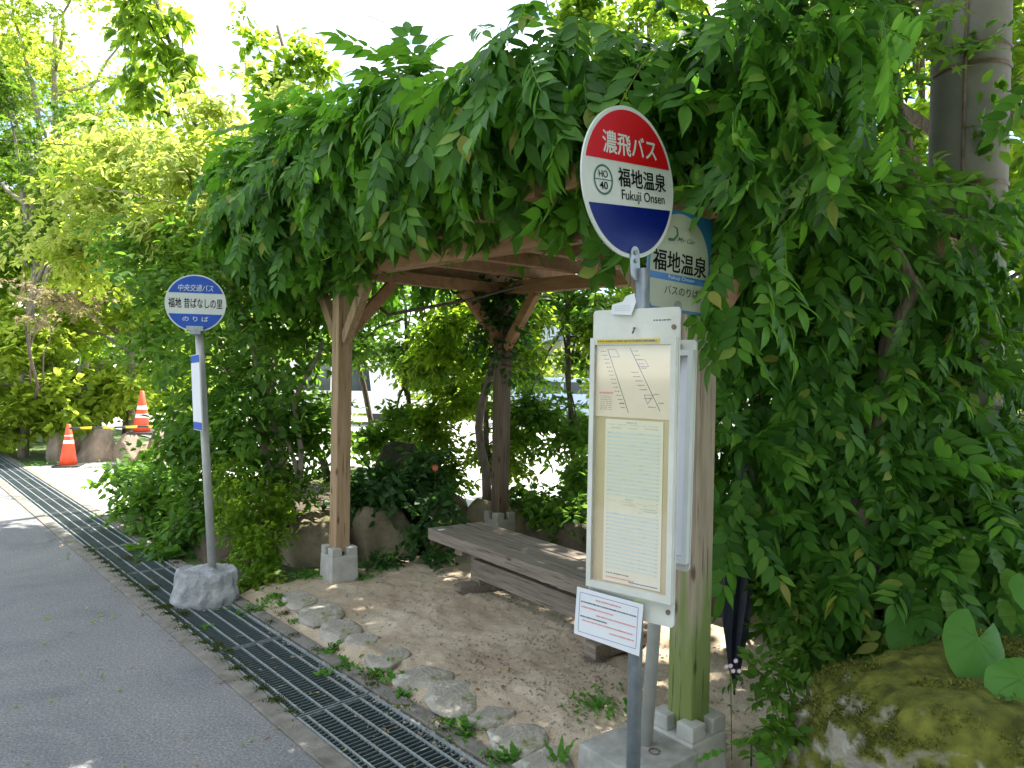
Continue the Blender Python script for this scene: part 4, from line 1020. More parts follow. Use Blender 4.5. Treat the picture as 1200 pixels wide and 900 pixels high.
# long whips with young leaves
whips = [([at(640, 0, 3.9), at(655, 40, 3.9), at(664, 72, 3.9)], .004), ([at(430, 18, 4.5), at(460, 30, 4.5), at(492, 38, 4.6)], .003),
         ([at(400, 60, 5), at(430, 62, 5), at(465, 72, 4.9)], .003), ([at(110, 220, 6), at(160, 228, 6), at(220, 240, 6)], .004), ([at(235, 25, 6), at(265, 14, 6), at(290, 12, 6)], .003)]
for pts, r_ in whips: stems(wi, [(pts, r_, r_*.6)], M_palebark, 'tendril')

# ================================================================== SHRUBS AND TREES
def A(px, py, Y, r, rz=None): p = at(px, py, Y); return (p.x, p.y, p.z, r, r, rz if rz else r*.8)
# left bush between the signs: several trunks, layered leaves
bl = [A(210, 330, 6.6, .7, .5), A(280, 350, 6.2, .6, .5), A(330, 400, 6.2, .55, .5), A(260, 440, 6.3, .6, .45), A(340, 480, 6.3, .5, .4), A(200, 400, 7, .5, .4), A(250, 500, 6.0, .35, .3), A(290, 480, 5.9, .3, .3),
      A(300, 520, 6.1, .5, .3), A(230, 530, 6.4, .4, .35), A(370, 350, 6.4, .4, .4), A(180, 290, 7, .6, .4), A(290, 290, 6.4, .6, .4), A(370, 500, 6.4, .35, .4), A(340, 560, 6.2, .35, .2)]
e = plant('leafy_shrub', 'tall leafy shrub with several bare slanting stems left of the pergola post', 'shrub', tuple(ground(315, 640)), bl, 15000, .085, L_shrub, None, None, T_LEAF, .52, crown='crown', shell=.3)
for a, b, c, r_ in (((318, 585), (300, 450), (268, 335), .032), ((345, 580), (352, 470), (378, 400), .028), ((330, 590), (322, 480), (300, 380), .026), ((300, 590), (312, 520), (310, 430), .03), ((350, 585), (330, 500), (345, 440), .024)):
    stems(e, [([at(*a, 6.1), at(*b, 6.1), at(*c, 6.2)], r_, r_*.5)], M_palebark, 'trunk')
# lower greenery at its feet
bl = [A(175, 600, 6.9, .35, .3), A(205, 640, 6.2, .3, .25), A(190, 560, 7.0, .4, .35), A(240, 590, 6.2, .35, .35), A(160, 560, 7.6, .3, .25), A(225, 500, 6.6, .35, .35)]
plant('groundcover_shrub', 'low dark green shrub spilling over the drain behind the far bus stop pole', 'shrub', tuple(ground(200, 665)), bl, 5200, .09, L_shrub, None, None, T_LEAF, .55, crown='foliage')
bl = [A(290, 600, 5.6, .28, .26), A(300, 640, 5.4, .22, .2), A(280, 560, 5.8, .25, .2), A(325, 590, 5.7, .2, .2), A(300, 675, 5.2, .16, .12)]
plant('small_leaf_shrub', 'bright small-leaved shrub between the far sign and the slab rock', 'shrub', tuple(ground(295, 690)), bl, 5200, .042, L_bright, None, None, T_LEAF, .7, crown='foliage', twig=.15)
bl = [A(520, 590, 5.9, .12, .2), A(455, 570, 6.4, .4, .22), A(500, 560, 6.6, .3, .25), A(500, 620, 5.9, .16, .14), A(420, 580, 6.4, .2, .2), A(515, 650, 5.85, .1, .06), A(450, 655, 5.75, .15, .05)]
plant('bed_shrub', 'dark low shrub spilling over the rocks at the left end of the bench', 'shrub', tuple(at(500, 600, 6.3)), bl, 3600, .08, L_dark, None, None, T_LEAF, .6, crown='foliage')
bl = [A(640, 590, 6.3, .25, .15), A(670, 600, 6.0, .2, .15), A(690, 560, 6.3, .2, .2), A(610, 580, 6.5, .15, .1)]
plant('bed_shrub', 'dark low shrub draped over the rocks behind the middle of the bench', 'shrub', tuple(at(650, 610, 6.3)), bl, 2200, .07, L_shrub, None, None, T_LEAF, .6, crown='foliage')
# trees behind the pergola, seen through it
for i, (cx, Y, label) in enumerate(((470, 8.2, 'slender tree with layered light leaves behind the left part of the bench'), (560, 7.6, 'slender tree right beside the ivy-clad rear post'), (660, 8.0, 'slender tree with leafy sprays behind the timetable board'), (760, 8.4, 'slender tree mostly hidden behind the bus stop boards'))):
    rr = random.Random(90+i); bl = []
    for k in range(28):
        py_ = rr.uniform(320, 575) if k % 3 else rr.uniform(310, 440); bl.append(A(cx+rr.uniform(-62, 62), py_, Y+rr.uniform(-.6, .6), rr.uniform(.24, .45), rr.uniform(.12, .26)))
    base = at(cx+10, 560, Y); base.z = .3
    plant('slender_tree', label, 'tree', tuple(base), bl, 12500, .08, L_bright if i % 2 else L_shrub, at(cx, 330, Y), M_bark, T_LEAF, .55, group='slender trees behind the pergola', tr=.035, branches=8, shell=.1)
# ivy on rear-left post
pz = Q(PL, PD)
bl = [(pz.x, pz.y, 2.05, .28, .28, .25), (pz.x, pz.y, 1.75, .16, .16, .25), (pz.x+.03, pz.y, 2.3, .4, .3, .15)]
plant('climbing_ivy', 'dark ivy wrapped round the top of the rear left post', 'climber', tuple(pz), bl, 1500, .07, L_dark, None, None, T_LEAF, .6, crown='foliage')
# left near overhanging spray with yellow young tips
bl = [A(150, 170, 7.5, .8, .3), A(250, 130, 7.2, .6, .25), A(220, 200, 6.8, .7, .25), A(330, 160, 6.6, .5, .2), A(120, 240, 7.5, .7, .25), A(350, 230, 6.0, .35, .2), A(90, 290, 7.8, .7, .3), A(200, 260, 6.6, .6, .25), A(340, 110, 6.5, .4, .15), A(280, 230, 6.2, .4, .15)]
plant('arching_bush', 'arching bush with pale yellow young leaf tips left of the pergola roof', 'shrub', tuple(R(3.6, 7.8, .3)), bl, 9000, .085, L_yellow, at(210, 300, 7.2), M_bark, T_LEAF, .42, branches=8, tr=.05, crown='crown', droop=.35, shell=.1, flat=.85)
bl = [A(160, 220, 7.8, .8, .5), A(270, 190, 7.3, .7, .5), A(330, 250, 6.9, .6, .45), A(100, 300, 8.0, .6, .4), A(230, 270, 7.2, .7, .5), A(380, 200, 6.7, .45, .4), A(400, 250, 6.5, .3, .3)]
plant('leafy_shrub', 'broad mid green shrub under the pale young tips left of the pergola', 'shrub', tuple(R(3.9, 7.2, .3)), bl, 12000, .09, L_light, at(250, 300, 7.3), M_bark, T_LEAF, .5, branches=6, tr=.05, crown='crown')
# reddish maple sprig at left
bl = [A(30, 335, 8.5, .35, .12), A(75, 350, 8.3, .4, .12), A(110, 360, 8.2, .25, .1), A(50, 375, 8.4, .3, .1)]
plant('red_maple', 'small maple with thin brownish leaf sprays above the far traffic cone', 'maple', tuple(ground(20, 520)+Vector((0, .6, 0))), bl, 600, .08, L_red, at(30, 380, 8.6), M_bark, T_MAP, 1, tr=.03, branches=3)
# young trees standing against the sky
bl = [A(185, 60, 8.6, .42, .3), A(172, 20, 8.6, .4, .25), A(170, 110, 8.6, .4, .25), A(160, -20, 8.6, .4, .3), A(205, 20, 8.6, .25, .2), A(215, 75, 8.6, .2, .2)]
plant('young_tree', 'young tree with drooping light green leaves rising against the sky at upper left', 'tree', tuple(R(4.3, 9.0)), bl, 1300, .15, L_bright, at(183, 0, 8.6), M_bark, T_LEAF, .5, tr=.045, branches=5, droop=.6, shell=.1)
bl = [A(320, 90, 9.0, .45, .35), A(355, 60, 9.0, .4, .35), A(300, 50, 9.0, .25, .3), A(330, 120, 9.0, .4, .2), A(290, 15, 9, .2, .2), A(375, 85, 9.0, .2, .25)]
plant('young_tree', 'young tree standing alone against the sky left of the pergola roof', 'tree', tuple(R(5.0, 7.8)), bl, 1300, .12, L_bright, at(325, 30, 9.0), M_bark, T_LEAF, .6, tr=.04, branches=5, shell=.1)
# mid distance small trees, left
specs = [(60, 12.5, 430, .9, 'bushy small tree behind the stone wall, directly above the orange cone', L_light), (150, 13.5, 400, 1.0, 'small tree with two leaning trunks behind the striped bar', L_light),
         (-20, 15, 380, 1.4, 'broad shady tree at the left edge above the drain', L_bright), (100, 17, 250, 1.9, 'tall sunlit tree filling the upper left', L_light), (-60, 17, 150, 2.2, 'tall light green tree at the top left corner', L_light),
         (240, 19, 330, 1.8, 'sunlit tree behind the arching bush', L_light), (30, 12.5, 180, 1.3, 'fine-leaved maple with yellow-green foliage at upper left', L_maple), (60, 15, 20, 1.8, 'tall pale green crown at the very top left above the maple', L_light), (150, 14, 260, 1.4, 'sunlit leafy crown between the maple and the arching bush', L_light)]
for i, (cx, Y, cy, rr, lab, mt) in enumerate(specs):
    c = at(cx, cy, Y); bl = blobset(tuple(c), (rr*1.6, rr*1.2, rr*1.25), 16, rr*.5, 130+i)
    base = Vector((c.x, c.y, 0)) if i != 1 else Vector((c.x, c.y, .4))
    fine = 'maple' in lab
    e = plant('broadleaf_tree' if not fine else 'maple_tree', lab, 'tree', tuple(base), bl, 11000 if rr < 1.6 else 17000, .14 if not fine else .11, mt, (c.x+.1, c.y, c.z), M_palebark, T_DIA if not fine else T_MAP, .6 if not fine else .9, group='trees on the left beyond the drive', tr=.09, branches=8)
e = plant('broadleaf_shrub', 'leafy bank of shrubs above the stone wall between the two cones', 'shrub', tuple(at(120, 505, 12.6)), [A(60, 470, 12.9, .7, .4), A(115, 470, 13.3, .6, .4), A(165, 465, 14.0, .6, .5), A(20, 490, 12.5, .8, .5), A(-20, 500, 12.8, .9, .7), A(200, 450, 14, .8, .6)], 9000, .12, L_light, None, None, T_DIA, .6, crown='foliage')
for a, b in (((105, 505), (92, 430)), ((112, 500), (120, 425))):
    stems(e, [([at(*a, 12.8), at((a[0]+b[0])/2+3, (a[1]+b[1])/2, 12.8), at(*b, 12.9)], .07, .04)], M_palebark, 'trunk')
# trees at the right: near maple hanging, shade trees, hedge mass
bl = [A(930, 30, 3.9, .45, .25), A(1000, 60, 3.7, .5, .25), A(1020, 20, 3.8, .32, .3), A(960, 100, 3.7, .35, .18), A(890, 20, 4.3, .5, .3), A(1010, 130, 3.6, .25, .15), A(960, -40, 3.9, .5, .3)]
plant('maple_tree', 'green fine-leaved maple hanging over the top right beside the utility pole', 'tree', tuple(Q(-.2, 3.3)), bl, 3600, .075, L_maple, at(1010, -60, 4.3), M_bark, T_MAP, .95, tr=.06, branches=6, droop=.45)
bl = [A(1190, 100, 5.2, .5, .5), A(1230, 220, 5.0, .5, .5), A(1180, 250, 5.5, .4, .4), A(1200, 20, 5.4, .5, .5), A(1175, 330, 5.2, .35, .4), A(1230, 360, 4.6, .35, .4)]
plant('broadleaf_tree', 'tree with large sunlit leaves right of the utility pole', 'tree', tuple(at(1260, 700, 5.2)*1.0 - Vector((0, 0, at(1260, 700, 5.2).z))), bl, 2600, .12, L_bright, at(1250, 150, 5.2), M_bark, T_LEAF, .5, tr=.09, branches=5)
bl = [A(1120, 600, 3.9, .45, .6), A(1180, 500, 4.2, .4, .6), A(1060, 560, 4.2, .5, .6), A(1000, 540, 4.3, .4, .5), A(1150, 700, 3.6, .4, .3), A(1060, 720, 3.4, .35, .2), A(960, 640, 4.2, .3, .3), A(1200, 640, 3.6, .35, .5), A(1010, 400, 4.4, .5, .5), A(1180, 360, 4.6, .3, .4)]
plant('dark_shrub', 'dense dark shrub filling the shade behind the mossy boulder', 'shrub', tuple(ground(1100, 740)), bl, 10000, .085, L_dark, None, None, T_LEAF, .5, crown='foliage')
bl = [A(900, 790, 2.75, .12, .1), A(925, 830, 2.6, .1, .12), A(915, 720, 3.0, .12, .16), A(940, 760, 2.9, .12, .12), A(905, 860, 2.5, .08, .08), A(930, 690, 3.0, .14, .14)]
plant('weed_clump', 'leafy weeds growing up against the left side of the boulder', 'weed', tuple(ground(915, 860)), bl, 900, .055, L_shrub, None, None, T_LEAF, .5, crown='foliage', twig=.12)
# big crown overhead that shades the road (out of frame, above right)
def shade_tree(label, base, top, c, rad, k, br, n, seed, L=.16):
    bl = blobset(c, rad, k, br, seed)
    return plant('shade_tree', label, 'tree', base, bl, n, L, L_shrub, top, M_bark, T_DIA, .65, group='tall trees over the pergola', tr=.16, branches=12)
shade_tree('tall tree at right whose crown shades the pergola and the road', (5.6, 6.2, 0), (4.6, 6.4, 6.2), (2.7, 6.2, 7.9), (4.5, 2.7, 1.5), 46, .95, 24000, 201)
shade_tree('tall tree further right with a high crown over the wisteria', (6.6, 3.4, 0), (5.8, 3.8, 6.0), (4.8, 3.6, 7.2), (3.6, 3.0, 2.0), 34, .95, 17000, 202)
shade_tree('unseen tree added by the path to shade the boulder and the curtain of wisteria', (4.9, -.6, 0), (4.2, -.4, 4.2), (3.6, .0, 5.6), (2.7, 2.2, 1.3), 44, .9, 24000, 203)  # unseen crown, added to darken the near right side
shade_tree('unseen low-crowned tree added close behind the viewer to darken the wisteria side', (3.0, -5.2, 0), (2.9, -5.3, 3.8), (2.6, -5.2, 4.4), (3.0, 2.0, 3.4), 40, 1.0, 20000, 207)  # added out of view to keep sky light off the right-hand vines
shade_tree('unseen leafy tree added across the road behind the viewer to cut the sky light', (-6.5, -4.5, 0), (-6.2, -4.3, 5.0), (-6.0, -4.5, 5.6), (3.2, 3.0, 3.4), 44, 1.1, 22000, 205)  # not in view: added to cut the sky fill from behind left
shade_tree('second unseen leafy tree, added straight behind the viewer to cut the sky light', (-1.5, -9, 0), (-1.4, -9, 5.5), (-1.5, -9, 5.8), (3.6, 2.8, 4.0), 44, 1.1, 22000, 206)  # likewise unseen, added to dim the foreground against the sunlit left
shade_tree('unseen big tree added behind the viewer to shade the wisteria side of the path', (6.5, -4.0, 0), (5.8, -3.6, 5.0), (5.2, -3.2, 5.4), (3.0, 2.8, 3.6), 44, 1.0, 22000, 204)  # extra tree out of view, added to deepen the shade at right
bl = [A(1150, 60, 3.55, .14, .2), A(1160, 150, 3.55, .10, .14), A(1100, 30, 3.5, .12, .10), A(1110, 210, 3.5, .2, .08)]
plant('climbing_ivy', 'thin leafy creeper clinging to the right side of the utility pole', 'climber', (up.x+.1, up.y-.15, 0), bl, 260, .075, L_shrub, None, None, T_LEAF, .55, crown='foliage')
# right rear tree backdrop (gives the dark upper right and its bright chinks)
for i, (cx, Y, cy, rr) in enumerate(((880, 9.5, 60, 1.2), (1010, 9.0, 230, 1.3), (1160, 8.5, 330, 1.2), (760, 11, 10, 1.0), (1080, 10, 30, 1.6))):
    c = at(cx, cy, Y); bl = blobset(tuple(c), (rr*1.3, rr, rr*1.3), 14, rr*.45, 160+i)
    labs = ['tree crown with sky chinks above the right half of the roof', 'leafy tree behind the hanging curtain of wisteria', 'leafy tree behind the utility pole low at right', 'small crown peeking over the roof above the near sign', 'tall crown behind the top of the utility pole']
    plant('broadleaf_tree', labs[i], 'tree', (c.x+.3, c.y+.3, 0), bl, 8000, .12, L_bright, (c.x, c.y, c.z), M_bark, T_DIA, .6, group='trees behind the pergola at right', tr=.08, branches=6)
# far wooded backdrop and hedges round the lot
far = []
for k in range(46):
    ang = math.radians(-64+k*2.9); dist = 36+6*math.sin(k*1.7); h = 4.0+1.6*math.sin(k*.9)+(2.5 if k < 18 else 0)
    far.append((dist*math.sin(ang), dist*math.cos(ang), h*.62, 3.2, 3.0, h*.62))
e = empty('distant_woods', (0, 36, 0)); e['kind'] = 'stuff'; 
me_o = None
P, D, N = sprays(far, 60000, .42, twig=1.2, per=12, spread=.5, shell=.5)
P[:, 2] = np.maximum(P[:, 2], .1)
bpy.data.objects.remove(e)
o = link('distant_woods', scatter_mesh('distant_woods', T_DIA, P-np.array([0, 36, 0]), D, N, .30+.2*rng.random(len(P)), .22+.12*rng.random(len(P))), L_far, None, (0, 36, 0)); o['kind'] = 'stuff'

# ================================================================== BEYOND THE LOT
def vehicle(name, label, loc, rz, mat, L, W, H, van):
    e = empty(name, loc, rz, label, 'car')
    hl = L/2
    prof = [(-hl, .35), (-hl, .95), (-hl*.82, 1.0), (-hl*.55, H), (hl*.75 if van else hl*.45, H), (hl*.95 if van else hl*.8, 1.0), (hl, .9), (hl, .35)]
    MB().prism(prof, -W/2, W/2).build('body', mat, e)
    for sgn in (-1, 1):
        y = sgn*(W/2+.004)
        for (a, b) in ((-.46, -.02), (.02, .44)):
            MB().prism([(hl*a*1.2, 1.02), (hl*b*1.2, 1.02), (hl*b*1.1, H-.12), (hl*a*.95, H-.12)], y-.003, y+.003).build('window', M_glass, e)
        for x in (-hl*.62, hl*.62):
            w_ = MB().tube([(x, y-.1*sgn-.02, .31), (x, y-.1*sgn+.08*sgn, .31)], .31, 20).build('wheel', M_rubber, e)
    MB().box((-hl-.01, 0, .72), (.03, W*.8, .12)).build('light_strip', M_glass, e)
    return e
p = ground(640, 500); vehicle('parked_car', 'pale blue-grey car parked beyond the trees behind the bench', (p.x+.4, p.y+1, 0), .1, M_vehblue, 4.2, 1.7, 1.5, False)
p = ground(395, 497); vehicle('parked_van', 'white van glimpsed beyond the lot right behind the left post', (p.x-.2, p.y+.5, 0), .15, M_vehwhite, 4.3, 1.8, 1.9, True)
hb = [(x, 25.5+.6*math.sin(x), 1.1, 1.5, .8, 1.5) for x in [-7+k*1.6 for k in range(22)]]
plant('hedge', 'long sunlit hedge along the far side of the parking lot', 'hedge', (7, 25.5, 0), hb, 26000, .17, L_light, None, None, T_DIA, .65, crown='foliage', twig=.5, shell=.6)
gr = empty('guardrail', (0, 0, 0), 0, 'white two-bar guardrail along the far side of the parking lot', 'guardrail')
a_, b_ = at(380, 470, 24), at(1250, 470, 24); a_.z = b_.z = 0
for z in (.95, .6): MB().tube([a_+Vector((0, 0, z)), b_+Vector((0, 0, z))], .05, 8).build('rail', M_rail, gr)
for k in range(15):
    q = a_.lerp(b_, k/14); MB().tube([q, q+Vector((0, 0, 1.05))], .045, 8).build('post', M_rail, gr)
hs = empty('house', (5.5, 31, 0), .15, 'small house with a blue-grey tiled roof glimpsed behind the trees', 'house')
MB().box((0, 0, 1.5), (8, 5, 3)).build('wall', M_plaster, hs)
MB().prism([(-4.5, 2.95), (4.5, 2.95), (3.2, 4.5), (-3.2, 4.5)], -3, 3).build('roof', M_roof, hs)
for x in (-2.6, -.4, 1.8): MB().box((x, -2.52, 1.6), (1.2, .06, 1.1)).build('window', M_glass, hs)

# ================================================================== SMALL GROWTH
def kidney(r, seed):
    rr = random.Random(seed); V = [(0, 0, 0)]; n = 22
    for k in range(n+1):
        t = -math.pi/2+math.radians(20)+(2*math.pi-math.radians(40))*k/n
        q = r*(1-.10*math.cos(2*t)+rr.uniform(-.03, .03)); V.append((q*math.cos(t), q*math.sin(t)+r*.25, -.12*r+.05*r*math.sin(3*t)))
        V.append((q*.55*math.cos(t), q*.55*math.sin(t)+r*.14, .0+.02*r*math.sin(4*t)))
    Fc = []
    for k in range(n):
        o1, i1, o2, i2 = 1+2*k, 2+2*k, 3+2*k, 4+2*k; Fc += [(i1, o1, o2, i2), (0, i1, i2)]
    me = bpy.data.meshes.new('leaf'); me.from_pydata(V, [], Fc); me.update()
    for p_ in me.polygons: p_.use_smooth = True
    return me
bb = empty('butterbur', (at(1160, 790, 2.62).x, at(1160, 790, 2.62).y, .3), 0, 'butterbur with big round bright leaves leaning over the boulder', 'plant')
for i, (px_, py_, Y, r_, rx, ry, rz) in enumerate(((1146, 748, 2.38, .118, 58, 6, 150), (1198, 795, 2.22, .085, 45, -20, 110), (1070, 742, 2.78, .115, 66, 0, 182), (1212, 690, 2.6, .09, 40, 0, 160))):
    p = at(px_, py_, Y); lf = link('leaf', kidney(r_, i), L_butter, bb)
    lf.matrix_local = Matrix.Translation(p-bb.location) @ Matrix.Rotation(math.radians(rx), 4, 'X') @ Matrix.Rotation(math.radians(ry), 4, 'Y') @ Matrix.Rotation(math.radians(rz), 4, 'Z')
    vb = MB()
    for k_ in range(9):
        t_ = math.radians(-62+k_*38); q_ = Vector((math.cos(t_), math.sin(t_), 0)); n_ = Vector((-q_.y, q_.x, 0))
        e_ = Vector((q_.x*r_*.86, q_.y*r_*.86+r_*.2, -.075*r_)); m_ = Vector((q_.x*r_*.5, q_.y*r_*.5+r_*.12, .012*r_+.001)); c_ = Vector((0, 0, .0015)); w_ = .0018
        for a_, b_, w1, w2 in ((c_, m_, w_, w_*.8), (m_, e_+Vector((0, 0, .003)), w_*.8, w_*.3)):
            vb.bm.faces.new([vb.bm.verts.new(v_) for v_ in (a_-n_*w1, b_-n_*w2, b_+n_*w2, a_+n_*w1)])
    vo = vb.build('vein', L_weed, lf); vo['kind'] = 'stuff'
    base = Vector((p.x+.05, p.y+.14, .25))-bb.location; l0 = p-bb.location
    MB().tube([l0-Vector((0, -.004, .002)), (l0+base)/2+Vector((0, .03, .03)), base], .004, 6).build('stalk', L_weed, bb)
# striped broad-leaved sprig above it
def single_leaf(L, W, seed=0):
    V = []; Fc = []; n = 9
    for k in range(n):
        t = k/(n-1); wd = W*math.sin(math.pi*min(1, t**.8))*.5; z = -.18*L*t*t + (.004 if k % 2 else -.004)
        V += [(-wd, t*L, z+.08*wd), (0, t*L, z-.012*W*8*.1), (wd, t*L, z+.08*wd)]
    for k in range(n-1):
        a = 3*k; Fc += [(a, a+1, a+4, a+3), (a+1, a+2, a+5, a+4)]
    me = bpy.data.meshes.new('leaf'); me.from_pydata(V, [], Fc); me.update(); return me
sp_ = empty('broadleaf_sprig', tuple(ground(1110, 780)+Vector((0, .3, 0))), 0, 'sprig of broad ribbed leaves catching sun above the boulder', 'plant')
big = single_leaf(.13, .075)
for i, (px_, py_, Y, rx, ry, rz) in enumerate(((1105, 690, 2.7, -60, 0, 200), (1075, 700, 2.8, -70, 10, 180), (1135, 640, 2.85, -60, 0, 150), (1120, 625, 2.9, -20, 0, 100), (1160, 640, 2.8, -60, 10, 210), (1180, 665, 2.7, -55, 0, 170), (1090, 640, 2.9, -30, 0, 120), (1172, 700, 2.6, -55, 0, 190), (1060, 670, 2.9, -60, 0, 160))):
    p = at(px_, py_, Y); link('leaf', big, L_shrub, sp_, tuple(p-sp_.location), (math.radians(rx), math.radians(ry), math.radians(rz)))
MB().tube([(0, 0, 0), (.05, 0, .4), at(1130, 630, 2.9)-sp_.location], .006, 6).build('stem', M_bark, sp_)
MB().tube([(.02, 0, .2), at(1085, 690, 2.85)-sp_.location], .004, 6).build('stem', M_bark, sp_)
# near weed with large leaves left of boulder
wd_ = empty('broadleaf_weed', tuple(ground(880, 900)), 0, 'broad-leaved weed in front of the post footing left of the boulder', 'weed')
wl_ = single_leaf(.12, .05)
for px_, py_, Y, rx, rz in ((850, 880, 2.4, -20, 75), (885, 880, 2.4, -10, 200), (880, 905, 2.35, -10, -160), (868, 900, 2.4, -30, 130)):
    p = at(px_, py_, Y); link('leaf', wl_, L_weed, wd_, tuple(p-wd_.location), (math.radians(rx), 0, math.radians(rz)))
MB().tube([(0, 0, 0), (.0, 0, .12)], .004, 6).build('stem', L_weed, wd_)
# tuft plants along the grate and the stones
def rosette(name, label, px_, py_, k, L, W, mat, up=50, group=None, z=0.0):
    p = ground(px_, py_); e = empty(name, (p.x, p.y, z+.01), 0, label, 'weed', group); me = single_leaf(L, W); r = random.Random(int(px_*7+py_))
    for i in range(k):
        s = r.uniform(.6, 1.1)
        o = link('leaf', me, mat, e, (r.uniform(-.02, .02), r.uniform(-.02, .02), 0), (math.radians(r.uniform(up-25, up+20)), 0, 2*math.pi*i/k+r.uniform(-.4, .4))); o.scale = (s, s, s)
    return e
rosette('weed_tuft', 'bright leafy weed beside the sixth flat stone at the grate', 462, 800, 7, .09, .035, L_weed)
rosette('weed_tuft', 'leafy weed growing by the round flat stone above the grate', 545, 858, 8, .10, .045, L_weed)
rosette('weed_tuft', 'tiny weed at the upper edge of the round flat stone', 528, 853, 5, .06, .03, L_weed)
rosette('weed_tuft', 'long-leaved weed near the bottom between grate and concrete block', 655, 905, 6, .13, .028, L_weed, 70)
rosette('weed_tuft', 'small weed left of the lowest flat stones', 600, 893, 6, .09, .035, L_weed)
rosette('weed_tuft', 'leafy weed at the foot of the far sign, right of its stone base', 290, 690, 9, .13, .06, L_weed, 45)
rosette('weed_tuft', 'big-leaved weed between the far sign base and the slab rock', 318, 668, 8, .12, .06, L_weed, 40)
rosette('weed_tuft', 'round-leaved weed behind the far sign pole', 262, 645, 7, .17, .12, L_weed, 50)
rosette('weed_tuft', 'large-leaved weed left of the far sign base', 200, 655, 8, .17, .10, L_weed, 40)
rosette('weed_tuft', 'small weed growing before the first flat stone', 330, 712, 6, .07, .04, L_weed)
rosette('weed_tuft', 'leafy weed over the edge of the drain under the stones', 405, 778, 5, .06, .03, L_weed)
# ground litter: moss, tiny weeds, pebbles, dry leaves
def ground_scatter(name, mat, spots, template, L, flatness=1.0, zoff=.004, hfun=None, wd=.6, up=.25):
    P = []
    for (x, y, r_, n) in spots:
        t = rng.random(n)*2*np.pi; q = np.abs(rng.normal(size=n))*r_*.6
        P.append(np.c_[x+q*np.cos(t), y+q*np.sin(t), np.zeros(n)])
    P = np.concatenate(P); P[:, 2] = [hf(a, b) if hfun else 0 for a, b in P[:, :2]]; P[:, 2] += zoff
    t = rng.random(len(P))*2*np.pi; D = np.c_[np.cos(t), np.sin(t), up*rng.random(len(P))*2]; N = np.c_[rng.normal(size=(len(P), 2))*.4, np.ones(len(P))]
    Ls = L*(.5+rng.random(len(P))); o = link(name, scatter_mesh(name, template, P, D, N, Ls, Ls*wd), mat); o['kind'] = 'stuff'; return o
def gsp(px_, py_, r_, n): p = ground(px_, py_); return (p.x, p.y, r_, n)
ground_scatter('ground_weeds', L_weed, [gsp(255, 690, .10, 60), gsp(300, 715, .14, 160), gsp(322, 705, .1, 120), gsp(348, 730, .06, 40), gsp(385, 765, .06, 60), gsp(405, 782, .07, 60), gsp(440, 790, .08, 80), gsp(470, 815, .06, 60), gsp(545, 862, .08, 60), gsp(590, 890, .08, 80), gsp(615, 900, .1, 60), gsp(700, 835, .15, 180), gsp(420, 680, .12, 160), gsp(450, 668, .12, 160), gsp(360, 680, .15, 160), gsp(510, 655, .1, 140), gsp(240, 735, .03, 20), gsp(150, 600, .2, 120), gsp(165, 625, .15, 120), gsp(120, 605, .15, 50), gsp(105, 550, .3, 160), gsp(150, 545, .3, 160), gsp(45, 545, .35, 200), gsp(890, 880, .12, 60), gsp(840, 870, .1, 40), gsp(380, 790, .05, 30)],
               T_LEAF, .028, up=.8, zoff=.01, hfun=True)
ground_scatter('moss_patch', leafmat('moss', [(0, (.03, .05, .012)), (1, (.09, .11, .02))], .1, (.1, .15, .02), rough=.95), [(*tuple(R(1.492, 3.1+k*.16))[:2], .05, int(260*(.4+.6*abs(math.sin(k*1.9))))) for k in range(26)] + [(*tuple(R(1.93, 1.6+k*.3))[:2], .06, 90) for k in range(16)] + [gsp(197, 712, .06, 500), gsp(215, 720, .05, 300), gsp(180, 690, .06, 400), gsp(255, 757, .04, 250), gsp(268, 765, .03, 200), gsp(150, 655, .08, 400), gsp(700, 835, .2, 900), gsp(395, 760, .08, 400), gsp(440, 795, .08, 350), gsp(520, 845, .07, 300), gsp(335, 720, .08, 300), gsp(660, 880, .15, 600)],
               T_DIA, .010, up=1.2, zoff=.008, hfun=False)
lit = [gsp(random.uniform(360, 700), random.uniform(670, 860), .25, 14) for _ in range(16)] + [gsp(640, 740, .3, 30), gsp(600, 790, .3, 20), gsp(700, 800, .3, 30), gsp(480, 690, .3, 20)]
ground_scatter('leaf_litter', M_litter, lit, T_DIA, .018, zoff=.004, hfun=True)
ground_scatter('road_litter', M_litter, [(*tuple(R(1.40+.03*math.sin(k*3), 1.0+k*.33))[:2], .09, 7) for k in range(34)] + [(*tuple(R(random.uniform(.1, 1.3), random.uniform(2, 9)))[:2], .4, 4) for k in range(14)] + [(*tuple(R(1.69, 1.2+k*.5))[:2], .18, 6) for k in range(22)], T_LEAF, .020, zoff=.008, wd=.5, up=.1)
ground_scatter('fallen_leaves', L_yellow, [(*tuple(R(random.uniform(.6, 2.0), random.uniform(2.2, 10)))[:2], .3, 3) for k in range(20)], T_LEAF, .032, zoff=.010, wd=.5, up=.1)
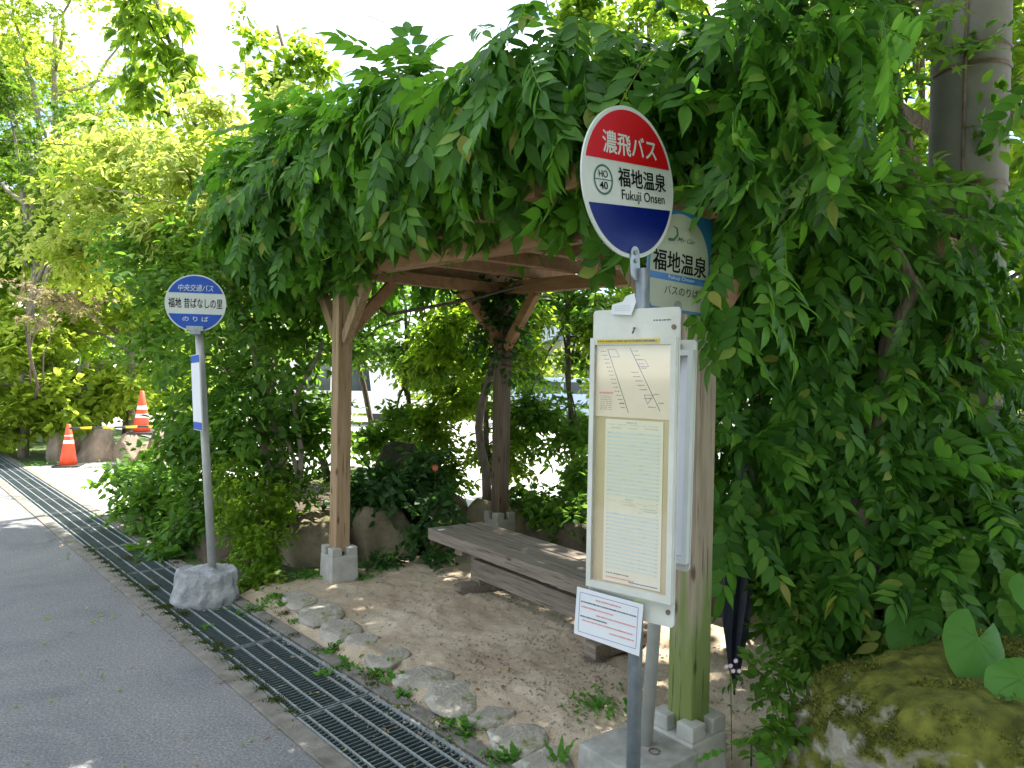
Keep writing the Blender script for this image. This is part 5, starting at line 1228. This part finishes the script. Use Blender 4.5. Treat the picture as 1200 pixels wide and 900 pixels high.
# pebbles
def pebbles(name, spots, s0, s1, mat, hfun=True):
    bm = bmesh.new(); bmesh.ops.create_icosphere(bm, subdivisions=1, radius=1)
    tv = np.array([tuple(v.co) for v in bm.verts]); tf = [tuple(v.index for v in f.verts) for f in bm.faces]; bm.free()
    tv = tv*np.array([.5, .42, .3])*(1+.2*np.sin(tv*5))
    P = []
    for (x, y, r_, n) in spots:
        t = rng.random(n)*2*np.pi; q = np.sqrt(rng.random(n))*r_; P.append(np.c_[x+q*np.cos(t), y+q*np.sin(t), np.zeros(n)])
    P = np.concatenate(P); P[:, 2] = [hf(a, b) if hfun else 0 for a, b in P[:, :2]]
    t = rng.random(len(P))*2*np.pi; D = np.c_[np.cos(t), np.sin(t), np.zeros(len(P))]; N = np.tile([0, 0, 1.], (len(P), 1))
    o = link(name, scatter_mesh(name, (tv, tf), P, D, N, s0+(s1-s0)*rng.random(len(P))**3), mat); o['kind'] = 'stuff'; return o
pebbles('pebbles', [gsp(620, 780, .45, 900), gsp(700, 760, .4, 600), gsp(560, 720, .5, 700), gsp(590, 700, .25, 500), gsp(480, 690, .5, 500), gsp(420, 720, .4, 400), gsp(680, 830, .3, 400), gsp(520, 780, .5, 500), gsp(640, 870, .25, 250), gsp(860, 800, .5, 500), gsp(740, 730, .5, 400)], .004, .022, M_pebble)
pebbles('gravel', [gsp(322+k*20, 738+k*13.1, .05, 40) for k in range(15)] + [gsp(235+k*4, 712, .05, 10) for k in range(6)], .008, .032, M_pebble)
# grey-white chips by the leaning sign's block
for i, (px_, py_) in enumerate(((688, 838), (701, 834))):
    p = ground(px_, py_); tag(link('loose_stone', rock_mesh((.035, .03, .022), 300+i, 2, 5, .1), M_flag, None, (p.x, p.y, .02)), ['larger pale loose stone behind the concrete block', 'smaller pale loose stone behind the concrete block'][i], 'stone')
# flowers
def flower(name, label, pts, Y, mat, r_, stem_to):
    c = at(*pts[0], Y); e = empty(name, (c.x, c.y, 0), 0, label, 'flower')
    for (px_, py_) in pts:
        p = at(px_, py_, Y)-e.location
        P_ = np.tile(np.array(p), (8, 1)); t = np.arange(8)*math.pi/4; D = np.c_[np.cos(t), -np.ones(8)*.35, np.sin(t)]; N = np.tile([0, -1., .2], (8, 1))
        link('bloom', scatter_mesh('bloom', T_DIA, P_, D, N, np.ones(8)*r_, np.ones(8)*r_*.55), mat, e)
    MB().tube([at(*pts[0], Y)-e.location, Vector((.02, .02, stem_to))], .002, 5).build('stem', L_weed, e)
flower('pink_flower', 'tiny pale pink blossoms beside the umbrella tip', [(856, 780), (862, 774), (866, 786), (859, 786), (851, 781)], 2.75, M_pink, .011, .1)
flower('orange_flower', 'single orange-red bloom in the bed left of the bench', [(510, 548)], 6.3, M_orange, .035, .3)

for o_ in list(S.objects):
    if o_.name.split('.')[0] in ('small_print', 'red_print', 'footnote_print', 'route_diagram', 'route_loop', 'border'): o_['kind'] = 'stuff'
